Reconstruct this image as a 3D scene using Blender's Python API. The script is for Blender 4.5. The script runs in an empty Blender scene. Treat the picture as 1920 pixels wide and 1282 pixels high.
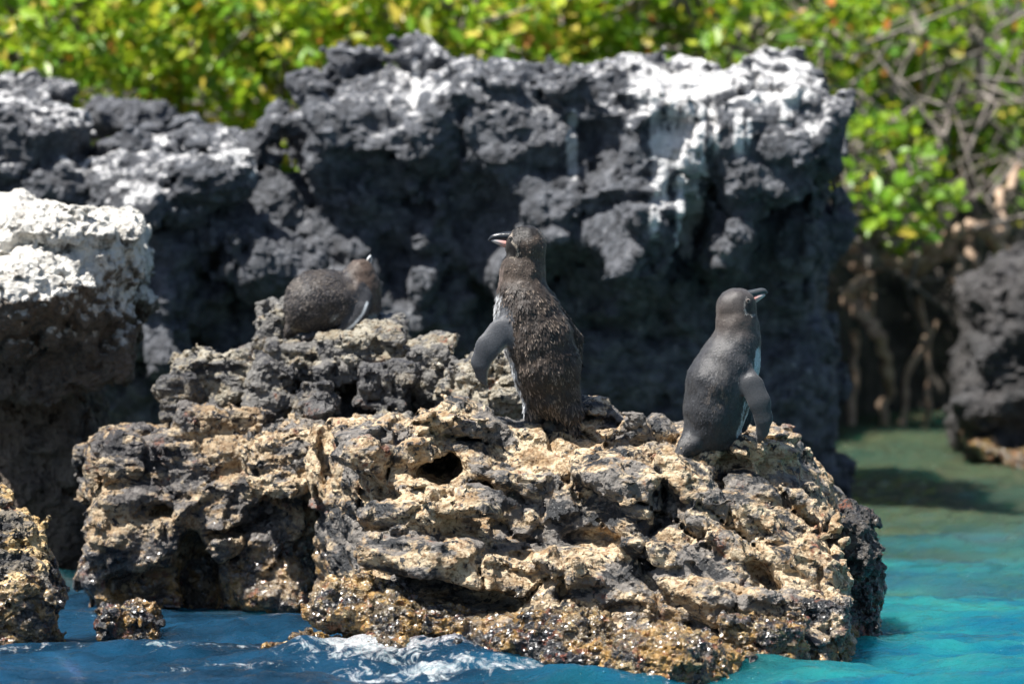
import bpy, math, random
import numpy as np

# ------------------------------------------------------------------ camera, sky, sun, exposure
SC = bpy.context.scene
COL = SC.collection
FPX = 9366.0                      # focal length in photo pixels (1920 wide)
CAM = np.array((0.0, -12.0, 1.5))
TILT = math.atan(601.0 / FPX)
cam_data = bpy.data.cameras.new("camera")
cam_data.sensor_width = 36.0
cam_data.lens = 36.0 * FPX / 1920.0
cam_data.clip_start = 0.1
cam_data.clip_end = 600.0
cam_data.dof.use_dof = True
cam_data.dof.focus_distance = 11.92
cam_data.dof.aperture_fstop = 3.0
cam_data.dof.aperture_blades = 9
cam = bpy.data.objects.new("camera", cam_data)
cam.location = CAM
cam.rotation_euler = (math.pi / 2 - TILT, 0, 0)
COL.objects.link(cam)
SC.camera = cam

SUN_ELEV = math.radians(64.0)
SUN_DIR = np.array((-0.80, -0.34, 0.0))       # horizontal direction towards the sun
SUN_DIR = SUN_DIR / np.linalg.norm(SUN_DIR) * math.cos(SUN_ELEV) + np.array((0, 0, math.sin(SUN_ELEV)))
world = bpy.data.worlds.new("World")
SC.world = world
world.use_nodes = True
wn = world.node_tree
wn.nodes.clear()
sky = wn.nodes.new("ShaderNodeTexSky")
sky.sky_type = 'NISHITA'
sky.sun_disc = False
sky.sun_elevation = SUN_ELEV
sky.sun_rotation = math.atan2(SUN_DIR[0], SUN_DIR[1])
bg = wn.nodes.new("ShaderNodeBackground")
bg.inputs[1].default_value = 0.052
wo = wn.nodes.new("ShaderNodeOutputWorld")
wn.links.new(sky.outputs[0], bg.inputs[0])
wn.links.new(bg.outputs[0], wo.inputs[0])

sl = bpy.data.lights.new("sun", 'SUN')
sl.energy = 5.0
sl.angle = math.radians(0.53)
sl.color = (1.0, 0.955, 0.89)
sun = bpy.data.objects.new("sun", sl)
from mathutils import Vector
sun.rotation_euler = Vector(SUN_DIR).to_track_quat('Z', 'Y').to_euler()
sun.location = (-3, 0, 8)
COL.objects.link(sun)

SC.view_settings.view_transform = 'Standard'
SC.view_settings.look = 'None'
SC.view_settings.exposure = 1.22
SC.view_settings.gamma = 1.0
SC.render.engine = 'CYCLES'
SC.cycles.use_denoising = True
SC.cycles.max_bounces = 6
SC.cycles.diffuse_bounces = 3
SC.cycles.glossy_bounces = 3
SC.cycles.transmission_bounces = 3
SC.cycles.transparent_max_bounces = 4
SC.cycles.sample_clamp_indirect = 6.0

# ------------------------------------------------------------------ helpers
f32 = np.float32
RNG = np.random.default_rng(7)


def at(px, py, D):
    """world point that stands D metres out from the camera (along y) on a line of sight"""
    c, s = math.cos(TILT), math.sin(TILT)
    u = (px - 960.0) / FPX
    v = (641.0 - py) / FPX
    d = np.array((u, c + v * s, -s + v * c))
    return CAM + d * (D / d[1])


_LAT = [RNG.random(64 ** 3).astype(f32) * 2 - 1 for _ in range(3)]
_WOR = [(RNG.random((32 ** 3, 3)) * 0.56 + 0.22).astype(f32) for _ in range(2)]


def vnoise(P, seed=0):
    """smooth lattice noise in -1..1, P (n,3)"""
    P = P + np.array((seed * 7.13 + 100.3, seed * 3.7 + 100.7, seed * 5.9 + 100.1), f32)
    I = np.floor(P).astype(np.int32)
    F = (P - I).astype(f32)
    F = F * F * F * (F * (F * 6 - 15) + 10)
    T = _LAT[seed % 3]
    x0 = (I[:, 0] & 63) * 4096; x1 = ((I[:, 0] + 1) & 63) * 4096
    y0 = (I[:, 1] & 63) * 64; y1 = ((I[:, 1] + 1) & 63) * 64
    z0 = I[:, 2] & 63; z1 = (I[:, 2] + 1) & 63
    fx, fy, fz = F[:, 0], F[:, 1], F[:, 2]
    a = T[x0 + y0 + z0]; a = a + (T[x1 + y0 + z0] - a) * fx
    b = T[x0 + y1 + z0]; b = b + (T[x1 + y1 + z0] - b) * fx
    a = a + (b - a) * fy
    c = T[x0 + y0 + z1]; c = c + (T[x1 + y0 + z1] - c) * fx
    b = T[x0 + y1 + z1]; b = b + (T[x1 + y1 + z1] - b) * fx
    c = c + (b - c) * fy
    return a + (c - a) * fz


def fbm(P, octv=4, seed=0, gain=0.5, ridged=False):
    s = 0.0; a = 1.0; t = 0.0
    P = np.asarray(P, f32)
    for o in range(octv):
        n = vnoise(P, seed + o * 3 + o)
        if ridged:
            n = 1.0 - 2.0 * np.abs(n)
        s = s + n * a; t += a; a *= gain
        P = P * f32(2.03)
    return s / t


_RVEC = RNG.normal(size=(32 ** 3, 3)).astype(f32) * f32(0.6)


def worley(P, seed=0, facet=False):
    """F1, F2, a random number for the nearest cell and, if asked, a tilted facet height for that cell"""
    P = np.asarray(P, f32) + f32(50.0 + seed * 3.3)
    base = np.floor(P - f32(0.5)).astype(np.int32)
    fr = P - base
    T = _WOR[seed % 2]
    f1 = np.full(len(P), 9, f32); f2 = np.full(len(P), 9, f32); cid = np.zeros(len(P), np.int32)
    bx = [((base[:, 0] + i) & 31) * 1024 for i in (0, 1)]
    by = [((base[:, 1] + i) & 31) * 32 for i in (0, 1)]
    bz = [(base[:, 2] + i) & 31 for i in (0, 1)]
    for i in (0, 1):
        for j in (0, 1):
            for k in (0, 1):
                h = bx[i] + by[j] + bz[k]
                t = T[h]
                dx = fr[:, 0] - t[:, 0] - f32(i); dy = fr[:, 1] - t[:, 1] - f32(j); dz = fr[:, 2] - t[:, 2] - f32(k)
                d = dx * dx + dy * dy + dz * dz
                m = d < f1
                f2 = np.where(m, f1, np.minimum(f2, d))
                cid = np.where(m, h, cid)
                f1 = np.where(m, d, f1)
    rnd = (T[cid, 0] - 0.22) / 0.56
    if facet:
        # position inside the cell dotted with the cell's own tilt
        c = P - np.stack(((cid >> 10) & 31, (cid >> 5) & 31, cid & 31), 1)
        c = c - T[cid]
        c = c - np.round(c / f32(32)) * f32(32)
        return np.sqrt(f1), np.sqrt(f2), rnd, (c * _RVEC[cid]).sum(1)
    return np.sqrt(f1), np.sqrt(f2), rnd


def sstep(a, b, x):
    t = np.clip((x - a) / (b - a), 0, 1)
    return t * t * (3 - 2 * t)


def rotm(rx=0, ry=0, rz=0):
    rx, ry, rz = (math.radians(a) for a in (rx, ry, rz))
    X = np.array(((1, 0, 0), (0, math.cos(rx), -math.sin(rx)), (0, math.sin(rx), math.cos(rx))))
    Y = np.array(((math.cos(ry), 0, math.sin(ry)), (0, 1, 0), (-math.sin(ry), 0, math.cos(ry))))
    Z = np.array(((math.cos(rz), -math.sin(rz), 0), (math.sin(rz), math.cos(rz), 0), (0, 0, 1)))
    return (Z @ Y @ X).astype(f32)


def smin(a, b, k):
    if k <= 0:
        return np.minimum(a, b)
    h = np.maximum(k - np.abs(a - b), 0) / k
    return np.minimum(a, b) - h * h * (k * 0.25)


def sd_box(P, c, half, R, rd):
    q = (P - np.asarray(c, f32)) @ R
    q = np.abs(q) - (np.asarray(half, f32) - rd)
    return np.sqrt((np.maximum(q, 0) ** 2).sum(1)) + np.minimum(q.max(1), 0) - rd


def sd_ell(P, c, r, R):
    q = (P - np.asarray(c, f32)) @ R
    r = np.asarray(r, f32)
    k0 = np.sqrt(((q / r) ** 2).sum(1)); k1 = np.sqrt(((q / (r * r)) ** 2).sum(1)) + 1e-6
    return k0 * (k0 - 1) / k1


def sd_seg(P, a, b, ra, rb):
    a = np.asarray(a, f32); b = np.asarray(b, f32)
    ba = b - a
    t = np.clip(((P - a) @ ba) / (ba @ ba), 0, 1)
    d = P - a - t[:, None] * ba
    return np.sqrt((d * d).sum(1)) - (ra + (rb - ra) * t)


def sd_planes(P, pl, k):
    d = None
    for n, p in pl:
        n = np.asarray(n, f32); n = n / np.linalg.norm(n)
        e = ((P - np.asarray(p, f32)) @ n).astype(f32)
        d = e if d is None else -smin(-d, -e, k)
    return d


_EDGES = [(0, 1), (2, 3), (4, 5), (6, 7), (0, 2), (1, 3), (4, 6), (5, 7), (0, 4), (1, 5), (2, 6), (3, 7)]


def surface_nets(d, org, h):
    """quads round the zero level of the grid d"""
    nx, ny, nz = d.shape
    s = d < 0
    cnt = np.zeros((nx - 1, ny - 1, nz - 1), np.int8)
    sl_ = []
    for c in range(8):
        i, j, k = c & 1, (c >> 1) & 1, (c >> 2) & 1
        w = (slice(i, nx - 1 + i), slice(j, ny - 1 + j), slice(k, nz - 1 + k))
        sl_.append(w)
        cnt += s[w]
    act = (cnt > 0) & (cnt < 8)
    dv = [d[w][act] for w in sl_]
    n = len(dv[0])
    pos = np.zeros((n, 3), f32); m_ = np.zeros(n, f32)
    for a, b in _EDGES:
        da, db = dv[a], dv[b]
        m = (da < 0) != (db < 0)
        t = np.where(m, da / np.where(m, da - db, 1), 0)
        for ax in range(3):
            ca, cb = (a >> ax) & 1, (b >> ax) & 1
            pos[:, ax] += np.where(m, ca + (cb - ca) * t, 0)
        m_ += m
    pos /= m_[:, None]
    I = np.argwhere(act)
    V = (I + pos) * h + np.asarray(org)
    idx = np.full(act.shape, -1, np.int32)
    idx[act] = np.arange(n)
    F = []
    for ax in range(3):
        a = [slice(None)] * 3; b = [slice(None)] * 3
        a[ax] = slice(0, -1); b[ax] = slice(1, None)
        ch = s[tuple(a)] != s[tuple(b)]
        o1, o2 = [(1, 2), (2, 0), (0, 1)][ax]
        E = np.argwhere(ch)
        sz = act.shape
        ok = (E[:, o1] > 0) & (E[:, o2] > 0) & (E[:, o1] < sz[o1]) & (E[:, o2] < sz[o2]) & (E[:, ax] < sz[ax])
        E = E[ok]
        q = []
        for du, dw in ((-1, -1), (0, -1), (0, 0), (-1, 0)):
            e = E.copy(); e[:, o1] += du; e[:, o2] += dw
            q.append(idx[e[:, 0], e[:, 1], e[:, 2]])
        q = np.stack(q, 1)
        flip = ~s[E[:, 0], E[:, 1], E[:, 2]]
        q[flip] = q[flip][:, ::-1]
        F.append(q)
    F = np.concatenate(F)
    return V.astype(f32), F[(F >= 0).all(1)]


def mesh_from(name, V, F, smooth=True):
    """F: (n,k) array of equal faces"""
    me = bpy.data.meshes.new(name)
    n, k = F.shape
    me.vertices.add(len(V)); me.vertices.foreach_set("co", np.ascontiguousarray(V, f32).ravel())
    me.loops.add(n * k); me.loops.foreach_set("vertex_index", np.ascontiguousarray(F, np.int32).ravel())
    me.polygons.add(n); me.polygons.foreach_set("loop_start", np.arange(0, n * k, k, dtype=np.int32))
    me.polygons.foreach_set("use_smooth", np.full(n, smooth))
    me.update(calc_edges=True)
    return me


def verts_of(me):
    a = np.empty(len(me.vertices) * 3, f32); me.vertices.foreach_get("co", a)
    return a.reshape(-1, 3)


def normals_of(me):
    a = np.empty(len(me.vertices) * 3, f32); me.vertex_normals.foreach_get("vector", a)
    return a.reshape(-1, 3)


def catmull(V, F):
    """one Catmull-Clark step on quads"""
    nv, nf = len(V), len(F)
    V = V.astype(f32); F = F.astype(np.int64)
    fc = V[F].mean(1)
    A = F.ravel(); B = np.roll(F, -1, 1).ravel()
    key = np.minimum(A, B) * nv + np.maximum(A, B)
    uk, inv = np.unique(key, return_inverse=True)
    ne = len(uk)
    e0, e1 = uk // nv, uk % nv
    fid = np.repeat(np.arange(nf), 4)
    cnt = np.bincount(inv, minlength=ne)
    fs = np.stack([np.bincount(inv, weights=fc[fid, a], minlength=ne) for a in range(3)], 1)
    mid = (V[e0] + V[e1]) * 0.5
    ep = np.where((cnt == 2)[:, None], (mid * 2 + fs) * 0.25, mid)
    val = np.maximum(np.bincount(A, minlength=nv), 1)[:, None]
    Qs = np.stack([np.bincount(A, weights=fc[fid, a], minlength=nv) for a in range(3)], 1) / val
    ee = np.concatenate((e0, e1)); mm = np.concatenate((mid, mid))
    ve = np.maximum(np.bincount(ee, minlength=nv), 1)[:, None]
    Rs = np.stack([np.bincount(ee, weights=mm[:, a], minlength=nv) for a in range(3)], 1) / ve
    vp = (Qs + 2 * Rs + (ve - 3) * V) / ve
    bnd = np.zeros(nv, bool); bnd[e0[cnt != 2]] = True; bnd[e1[cnt != 2]] = True
    vp = np.where(bnd[:, None], V, vp)
    NV = np.concatenate((vp, ep, fc)).astype(f32)
    ei = inv.reshape(nf, 4) + nv
    fi = np.arange(nf) + nv + ne
    NF = np.concatenate([np.stack((F[:, k], ei[:, k], fi, ei[:, k - 1]), 1) for k in range(4)])
    return NV, NF


def fattr(me, name, val):
    a = me.attributes.new(name, 'FLOAT', 'POINT'); a.data.foreach_set("value", np.ascontiguousarray(val, f32))


def cattr(me, name, rgb):
    a = me.attributes.new(name, 'FLOAT_COLOR', 'POINT')
    c = np.ones((len(rgb), 4), f32); c[:, :3] = rgb
    a.data.foreach_set("color", c.ravel())


def tag(o, label=None, cat=None, group=None, kind=None):
    if label: o["label"] = label
    if cat: o["category"] = cat
    if group: o["group"] = group
    if kind: o["kind"] = kind
    return o


def link(name, me, mat=None, parent=None, loc=None):
    """one mesh object; world-space vertices are moved so that the origin is loc (or the base centre)"""
    V = verts_of(me)
    if parent is not None:
        org = np.array(parent.location)
        if parent.parent is not None:
            org = org + np.array(parent.parent.location)
    elif loc is not None:
        org = np.array(loc)
    else:
        org = np.array(((V[:, 0].min() + V[:, 0].max()) / 2, (V[:, 1].min() + V[:, 1].max()) / 2, V[:, 2].min()))
    me.vertices.foreach_set("co", np.ascontiguousarray(V - org.astype(f32), f32).ravel())
    me.update()
    o = bpy.data.objects.new(name, me)
    if parent is not None:
        o.parent = parent
    else:
        o.location = org
    if mat: me.materials.append(mat)
    COL.objects.link(o)
    return o


def empty(name, loc):
    o = bpy.data.objects.new(name, None); o.location = loc; o.empty_display_size = 0.1
    COL.objects.link(o)
    return o


# ------------------------------------------------------------------ materials
class NT:
    def __init__(self, name):
        self.m = bpy.data.materials.new(name); self.m.use_nodes = True
        self.t = self.m.node_tree; self.t.nodes.clear()
        self.out = self.n("ShaderNodeOutputMaterial")

    def n(self, typ, ins=None, **kw):
        nd = self.t.nodes.new(typ)
        for k, v in kw.items(): setattr(nd, k, v)
        for k, v in (ins or {}).items(): self.set(nd, k, v)
        return nd

    def set(self, nd, k, v):
        s = nd.inputs[k]
        if isinstance(v, bpy.types.NodeSocket): self.t.links.new(v, s)
        elif isinstance(v, bpy.types.Node): self.t.links.new(v.outputs[0], s)
        else: s.default_value = v

    def pos(self):
        return self.n("ShaderNodeNewGeometry").outputs["Position"]

    def noise(self, vec, scale, detail=3.0, rough=0.55, dist=0.0, off=0.0):
        if off:
            vec = self.n("ShaderNodeVectorMath", {0: vec, 1: (off, off * 1.7, off * 0.6)}).outputs[0]
        return self.n("ShaderNodeTexNoise", {"Vector": vec, "Scale": scale, "Detail": detail, "Roughness": rough, "Distortion": dist}).outputs["Fac"]

    def ramp(self, fac, a, b, c0=0.0, c1=1.0):
        nd = self.n("ShaderNodeMapRange", {"Value": fac, "From Min": a, "From Max": b, "To Min": c0, "To Max": c1})
        nd.clamp = True
        return nd.outputs[0]

    def mix(self, fac, a, b, mode='MIX'):
        nd = self.n("ShaderNodeMix", data_type='RGBA', blend_type=mode)
        nd.clamp_factor = True
        for s, v in (("Factor", fac), ("A", a), ("B", b)):
            sock = [i for i in nd.inputs if i.name == s and i.type == ('VALUE' if s == "Factor" else 'RGBA')][0]
            if isinstance(v, bpy.types.NodeSocket): self.t.links.new(v, sock)
            else: sock.default_value = v if s == "Factor" else (*v, 1.0)[:4]
        return [o for o in nd.outputs if o.type == 'RGBA'][0]

    def math(self, op, a, b=0.0, c=0.0):
        nd = self.n("ShaderNodeMath", {0: a, 1: b, 2: c}, operation=op)
        return nd.outputs[0]

    def attr(self, name, out="Fac"):
        nd = self.n("ShaderNodeAttribute"); nd.attribute_name = name
        return nd.outputs[out]

    def bump(self, h, strength=0.5, dist=0.01, normal=None):
        ins = {"Height": h, "Strength": strength, "Distance": dist}
        if normal is not None: ins["Normal"] = normal
        return self.n("ShaderNodeBump", ins).outputs[0]

    def surf(self, s):
        self.t.links.new(s.outputs[0] if isinstance(s, bpy.types.Node) else s, self.out.inputs[0])
        return self.m

    def bsdf(self, **ins):
        names = dict(color="Base Color", rough="Roughness", normal="Normal", spec="Specular IOR Level", coat="Coat Weight",
                     coat_rough="Coat Roughness", ior="IOR", sheen="Sheen Weight", alpha="Alpha", sss="Subsurface Weight", sss_radius="Subsurface Radius", sss_scale="Subsurface Scale")
        return self.n("ShaderNodeBsdfPrincipled", {names[k]: v for k, v in ins.items()})


def shore_rock(name, tan, cream, dark, grey, dark_amt=0.5, grey_amt=0.5, wet_top=0.22, cream_amt=0.55, gloss=0.30):
    """encrusted intertidal lava: tan coat broken by black and grey lava, ochre weed and water film near the sea"""
    t = NT(name); p = t.pos()
    stretch = t.n("ShaderNodeVectorMath", {0: p, 1: (1.0, 1.0, 1.8)}, operation='MULTIPLY').outputs[0]
    zone = t.noise(stretch, 3.2, 4.0, 0.6, 0.5, off=2.0)
    n_mid = t.noise(stretch, 17.0, 6.0, 0.70, 0.6, off=3.1)
    n_fin = t.noise(p, 75.0, 4.0, 0.65, 0.3, off=7.7)
    n_gr = t.noise(stretch, 9.0, 7.0, 0.70, 0.5, off=13.0)
    n_sp = t.noise(p, 45.0, 4.0, 0.65, 0.4, off=21.0)
    n_bk = t.noise(stretch, 8.0, 8.0, 0.74, 0.8, off=41.0)
    ochre = tuple(a * b for a, b in zip(tan, (0.55, 0.42, 0.27)))
    c = t.mix(t.ramp(n_mid, 0.50 - 0.14 * cream_amt, 0.68 - 0.14 * cream_amt), tan, cream)
    c = t.mix(t.ramp(n_fin, 0.50, 0.62, 0.0, 0.85), c, ochre)
    zs = t.math('MULTIPLY_ADD', t.math('SUBTRACT', zone, 0.5), 0.9, 0.0)
    c = t.mix(t.ramp(t.math('ADD', n_gr, zs), 0.64 - 0.20 * grey_amt, 0.71 - 0.20 * grey_amt), c, grey)
    rust = t.ramp(t.noise(p, 12.0, 4.0, 0.6, 0.3, off=31.0), 0.60, 0.67)
    c = t.mix(t.math('MULTIPLY', rust, t.ramp(n_fin, 0.42, 0.58)), c, (0.17, 0.06, 0.032))
    blk = t.math('MAXIMUM', t.ramp(n_sp, 0.675 - 0.12 * dark_amt, 0.71 - 0.12 * dark_amt),
                 t.ramp(t.math('ADD', n_bk, t.math('MULTIPLY', zs, 0.5)), 0.70 - 0.22 * dark_amt, 0.745 - 0.21 * dark_amt))
    c = t.mix(blk, c, dark)
    c = t.mix(t.ramp(t.noise(p, 10.0, 6.0, 0.7, 0.6, off=101.0), 0.655, 0.70, 0.0, 0.8), c, tuple(min(1.0, a * 1.25) for a in cream))
    z = t.n("ShaderNodeSeparateXYZ", {0: p}).outputs[2]
    zz = t.math('ADD', z, t.ramp(t.noise(p, 5.0, 5.0, 0.65, off=51.0), 0.3, 0.7, -0.11, 0.11))
    wet = t.ramp(zz, wet_top, wet_top * 0.55)
    low = t.ramp(zz, wet_top * 0.80, wet_top * 0.30)
    weed = t.mix(t.ramp(t.noise(p, 13.0, 6.0, 0.68, 0.4, off=61.0), 0.50, 0.60), (0.009, 0.009, 0.010), (0.33, 0.185, 0.042))
    weed = t.mix(t.ramp(t.noise(p, 30.0, 3.0, 0.6, 0.3, off=71.0), 0.58, 0.66), weed, (0.18, 0.05, 0.02))
    weed = t.mix(t.ramp(t.noise(p, 22.0, 4.0, 0.65, 0.3, off=91.0), 0.60, 0.66), weed, (0.40, 0.30, 0.15))
    c = t.mix(t.math('MULTIPLY', low, 0.78), c, weed)
    rough = t.math('MULTIPLY_ADD', wet, -(0.44 - gloss) - 0.06, 0.44)
    rough = t.math('ADD', rough, t.ramp(n_fin, 0.35, 0.65, -0.16, 0.10))
    h1 = t.noise(p, 120.0, 5.0, 0.72, 0.5, off=81.0)
    h2 = t.n("ShaderNodeTexVoronoi", {"Vector": p, "Scale": 85.0}).outputs["Distance"]
    hh = t.math('ADD', h1, t.math('MULTIPLY', h2, 0.4))
    nrm = t.bump(hh, 0.85, 0.009)
    b = t.bsdf(color=c, rough=rough, normal=nrm, spec=0.5, coat=t.math('MULTIPLY_ADD', wet, 0.80, 0.04), coat_rough=0.26)
    return t.surf(b)


def basalt(name, base, light, brown=0.2, spec=0.4, guano=True, gspan=0.6, gtint=(1, 1, 1)):
    """dry grey lava; a point attribute called guano carries where droppings lie"""
    t = NT(name); p = t.pos()
    n1 = t.noise(p, 3.5, 6.0, 0.65, 0.4)
    n2 = t.noise(p, 22.0, 6.0, 0.68, 0.4, off=5.0)
    n3 = t.noise(p, 75.0, 4.0, 0.65, off=9.0)
    c = t.mix(t.ramp(n2, 0.38, 0.66), base, light)
    c = t.mix(t.ramp(n1, 0.40, 0.62, 0.0, brown), c, tuple(a * b for a, b in zip(light, (1.05, 0.88, 0.76))))
    c = t.mix(t.ramp(n3, 0.55, 0.70, 0.0, 0.7), c, base)
    if guano:
        g = t.attr("guano")
        g = t.math('ADD', g, t.ramp(n3, 0.3, 0.7, -0.22, 0.22))
        g = t.math('ADD', g, t.ramp(n2, 0.3, 0.7, -0.34, 0.26))
        sv = t.n("ShaderNodeVectorMath", {0: p, 1: (1.0, 1.0, 0.10)}, operation='MULTIPLY').outputs[0]
        g = t.math('ADD', g, t.ramp(t.noise(sv, 40.0, 3.0, 0.6, 0.2, off=27.0), 0.3, 0.7, -0.22, 0.18))
        g1 = t.ramp(g, 0.26, 0.26 + gspan)
        gcol = t.mix(t.ramp(n2, 0.35, 0.6), tuple(0.52 * a for a in gtint), tuple(0.74 * a for a in gtint))
        c = t.mix(g1, c, gcol)
    hh = t.math('ADD', t.noise(p, 90.0, 5.0, 0.72, 0.4, off=15.0), t.math('MULTIPLY', t.noise(p, 30.0, 4.0, 0.6, off=19.0), 0.8))
    b = t.bsdf(color=c, rough=0.58, normal=t.bump(hh, 0.8, 0.014), spec=spec)
    return t.surf(b)


M = {}
M['tan'] = shore_rock("tan_encrusted_lava", (0.30, 0.20, 0.105), (0.60, 0.485, 0.325), (0.014, 0.016, 0.019), (0.165, 0.15, 0.135), 0.78, 0.78, 0.15, 0.8)
M['brown'] = shore_rock("brown_lava", (0.28, 0.195, 0.11), (0.48, 0.39, 0.265), (0.022, 0.021, 0.024), (0.115, 0.105, 0.098), 0.80, 0.85, 0.24, 0.6)
M['ridge'] = shore_rock("grey_ridge_lava", (0.23, 0.20, 0.145), (0.37, 0.345, 0.28), (0.026, 0.026, 0.029), (0.135, 0.13, 0.122), 0.66, 0.95, 0.15, 0.6)
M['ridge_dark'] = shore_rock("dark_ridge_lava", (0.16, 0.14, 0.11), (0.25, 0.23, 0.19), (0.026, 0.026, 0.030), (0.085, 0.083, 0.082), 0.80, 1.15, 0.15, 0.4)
M['weed'] = shore_rock("weed_covered_lava", (0.36, 0.23, 0.085), (0.54, 0.41, 0.21), (0.012, 0.012, 0.014), (0.10, 0.088, 0.072), 0.86, 0.6, 0.36, 0.6, 0.22)
M['black'] = shore_rock("black_wet_shaded_lava", (0.05, 0.045, 0.04), (0.09, 0.08, 0.07), (0.012, 0.013, 0.016), (0.03, 0.03, 0.033), 0.9, 1.0, 0.25, 0.3)  # wet black lava; also paints the shade beside the tan rock
M['ochre'] = shore_rock("ochre_wet_lava", (0.42, 0.27, 0.09), (0.66, 0.50, 0.27), (0.014, 0.014, 0.016), (0.17, 0.145, 0.11), 0.74, 0.5, 0.20, 0.9, 0.22)
M['basalt'] = basalt("grey_basalt", (0.028, 0.032, 0.040), (0.135, 0.146, 0.168), 0.12, gspan=0.36)
M['white_boulder'] = basalt("guano_basalt", (0.045, 0.040, 0.036), (0.17, 0.14, 0.11), 0.5, gspan=0.6, gtint=(0.96, 0.93, 0.86))
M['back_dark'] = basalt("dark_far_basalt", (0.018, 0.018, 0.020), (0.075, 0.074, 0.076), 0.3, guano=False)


# ------------------------------------------------------------------ rocks
def prim(kind, px, py, D, w, h, dep, tilt=0, yaw=0, pitch=0, rd=0.35, k=None):
    """a rounded block (b) or lump (e) w x h photo pixels in half size, dep metres half depth, at its own distance"""
    s = D / FPX
    half = np.array((w * s, dep, h * s), f32)
    return (kind, at(px, py, D), half, rotm(pitch, tilt, yaw), rd * half.min(), k)


def rock_arrays(prims, h=0.012, planes=None, cuts=(), warp=0.03, warp_f=4.0, lump=0.02, lump_f=9.0, crack=0.02,
                crack_f=5.0, rough=0.03, rough_f=6.0, blend=0.03, strat=0.0, zmin=-0.14, seed=0, bounds=None, pk=0.05, inset=0.012, dip=0.0):
    """vertices and quads of a craggy rock: blocks joined, bent, split into tilted facets, cracked and hollowed"""
    lo = np.full(3, 1e9); hi = np.full(3, -1e9)
    for kd, c, half, R, rd, k in prims:
        e = np.abs(R) @ half
        lo = np.minimum(lo, c - e); hi = np.maximum(hi, c + e)
    if bounds is not None:
        lo = np.minimum(lo, bounds[0]); hi = np.maximum(hi, bounds[1])
    pad = warp + lump + rough + 0.03
    lo = lo - pad; hi = hi + pad
    lo[2] = max(lo[2], zmin)

    def base(Q):
        d = None
        if planes: d = sd_planes(Q, planes, pk)
        for kd, c, half, R, rd, k in prims:
            e = sd_box(Q, c, half, R, rd) if kd == 'b' else sd_ell(Q, c, half, R)
            d = e if d is None else smin(d, e, blend if k is None else k)
        return d
    CS = 4
    n = (np.ceil((hi - lo) / (h * CS)).astype(int) + 1) * CS
    ax = [np.arange(n[a], dtype=f32) * f32(h) + f32(lo[a]) for a in range(3)]
    cx = [(np.arange(n[a] // CS, dtype=f32) + f32(0.5)) * f32(h * CS) + f32(lo[a]) for a in range(3)]
    PC = np.stack(np.meshgrid(*cx, indexing='ij'), -1).reshape(-1, 3)
    dc = base(PC)
    reach = warp * 0.75 + lump * 0.9 + crack * 0.9 + rough * 0.7 + strat + h * CS * 0.95
    near = np.abs(dc) < reach
    for kd, c, half, R, rd, k in cuts:
        near |= (dc < 0) & (sd_ell(PC, c, half, R) < 0.05 + h * CS)
    d = np.repeat(np.repeat(np.repeat(np.where(dc < 0, f32(-1), f32(1)).reshape(n // CS), CS, 0), CS, 1), CS, 2)
    m = np.repeat(np.repeat(np.repeat(near.reshape(n // CS), CS, 0), CS, 1), CS, 2)
    I = np.argwhere(m)
    B = np.stack([ax[a][I[:, a]] for a in range(3)], 1)
    Q = B
    if warp:
        Q = B + np.stack([fbm(B * f32(warp_f), 2, seed + a * 5) for a in range(3)], 1).astype(f32) * f32(warp)
    dd = base(Q) + f32(inset)
    if rough: dd = dd - rough * fbm(B * f32(rough_f), 3, seed + 2, 0.55)
    wv = np.stack([vnoise(B * f32(lump_f * 1.2), seed + q) for q in range(3)], 1)
    if lump:
        f1, f2, cid, fc = worley((B + f32(0.16 / lump_f) * wv) * np.array((1, 1, 1.35), f32) * f32(lump_f), seed, True)
        dd = dd + lump * np.clip(fc, -0.7, 0.7) - lump * 0.9 * (cid - 0.5)
        f1, f2, cid, fc = worley((B + f32(0.10 / lump_f) * wv) * np.array((1, 1, 1.3), f32) * f32(lump_f * 2.3), seed + 1, True)
        dd = dd + lump * 0.55 * np.clip(fc, -0.7, 0.7) - lump * 0.4 * (cid - 0.5)
    if crack:
        f1, f2, cid, fc = worley((B + f32(0.25 / crack_f) * wv) * f32(crack_f), seed + 1, True)
        dd = dd + crack * (1.5 * sstep(0.10, 0.0, f2 - f1)) - crack * (cid - 0.5) * 1.2 + crack * 0.5 * np.clip(fc, -0.7, 0.7)
    if strat:
        dd = dd - strat * fbm(((B + f32(0.02) * wv) @ rotm(18, dip, 0)) * np.array((8, 12, 44), f32), 3, seed + 9, ridged=True)
    if cuts:
        C = B + f32(0.018) * np.stack([fbm(B * f32(18.0), 2, seed + 7 + a) for a in range(3)], 1)
        for kd, c, half, R, rd, k in cuts:
            e = sd_ell(C, c, half, R) if kd == 'e' else sd_box(C, c, half, R, rd)
            dd = -smin(-dd, e, 0.012)
    d[m] = dd
    d[0] = d[-1] = h; d[:, 0] = d[:, -1] = h; d[:, :, -1] = h; d[:, :, 0] = h
    V, F = surface_nets(d, lo, h)
    F = F[(V[F, 2] > -0.055).any(1)]
    use = np.zeros(len(V), bool); use[F] = True
    new = np.cumsum(use) - 1
    return V[use], new[F]


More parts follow.
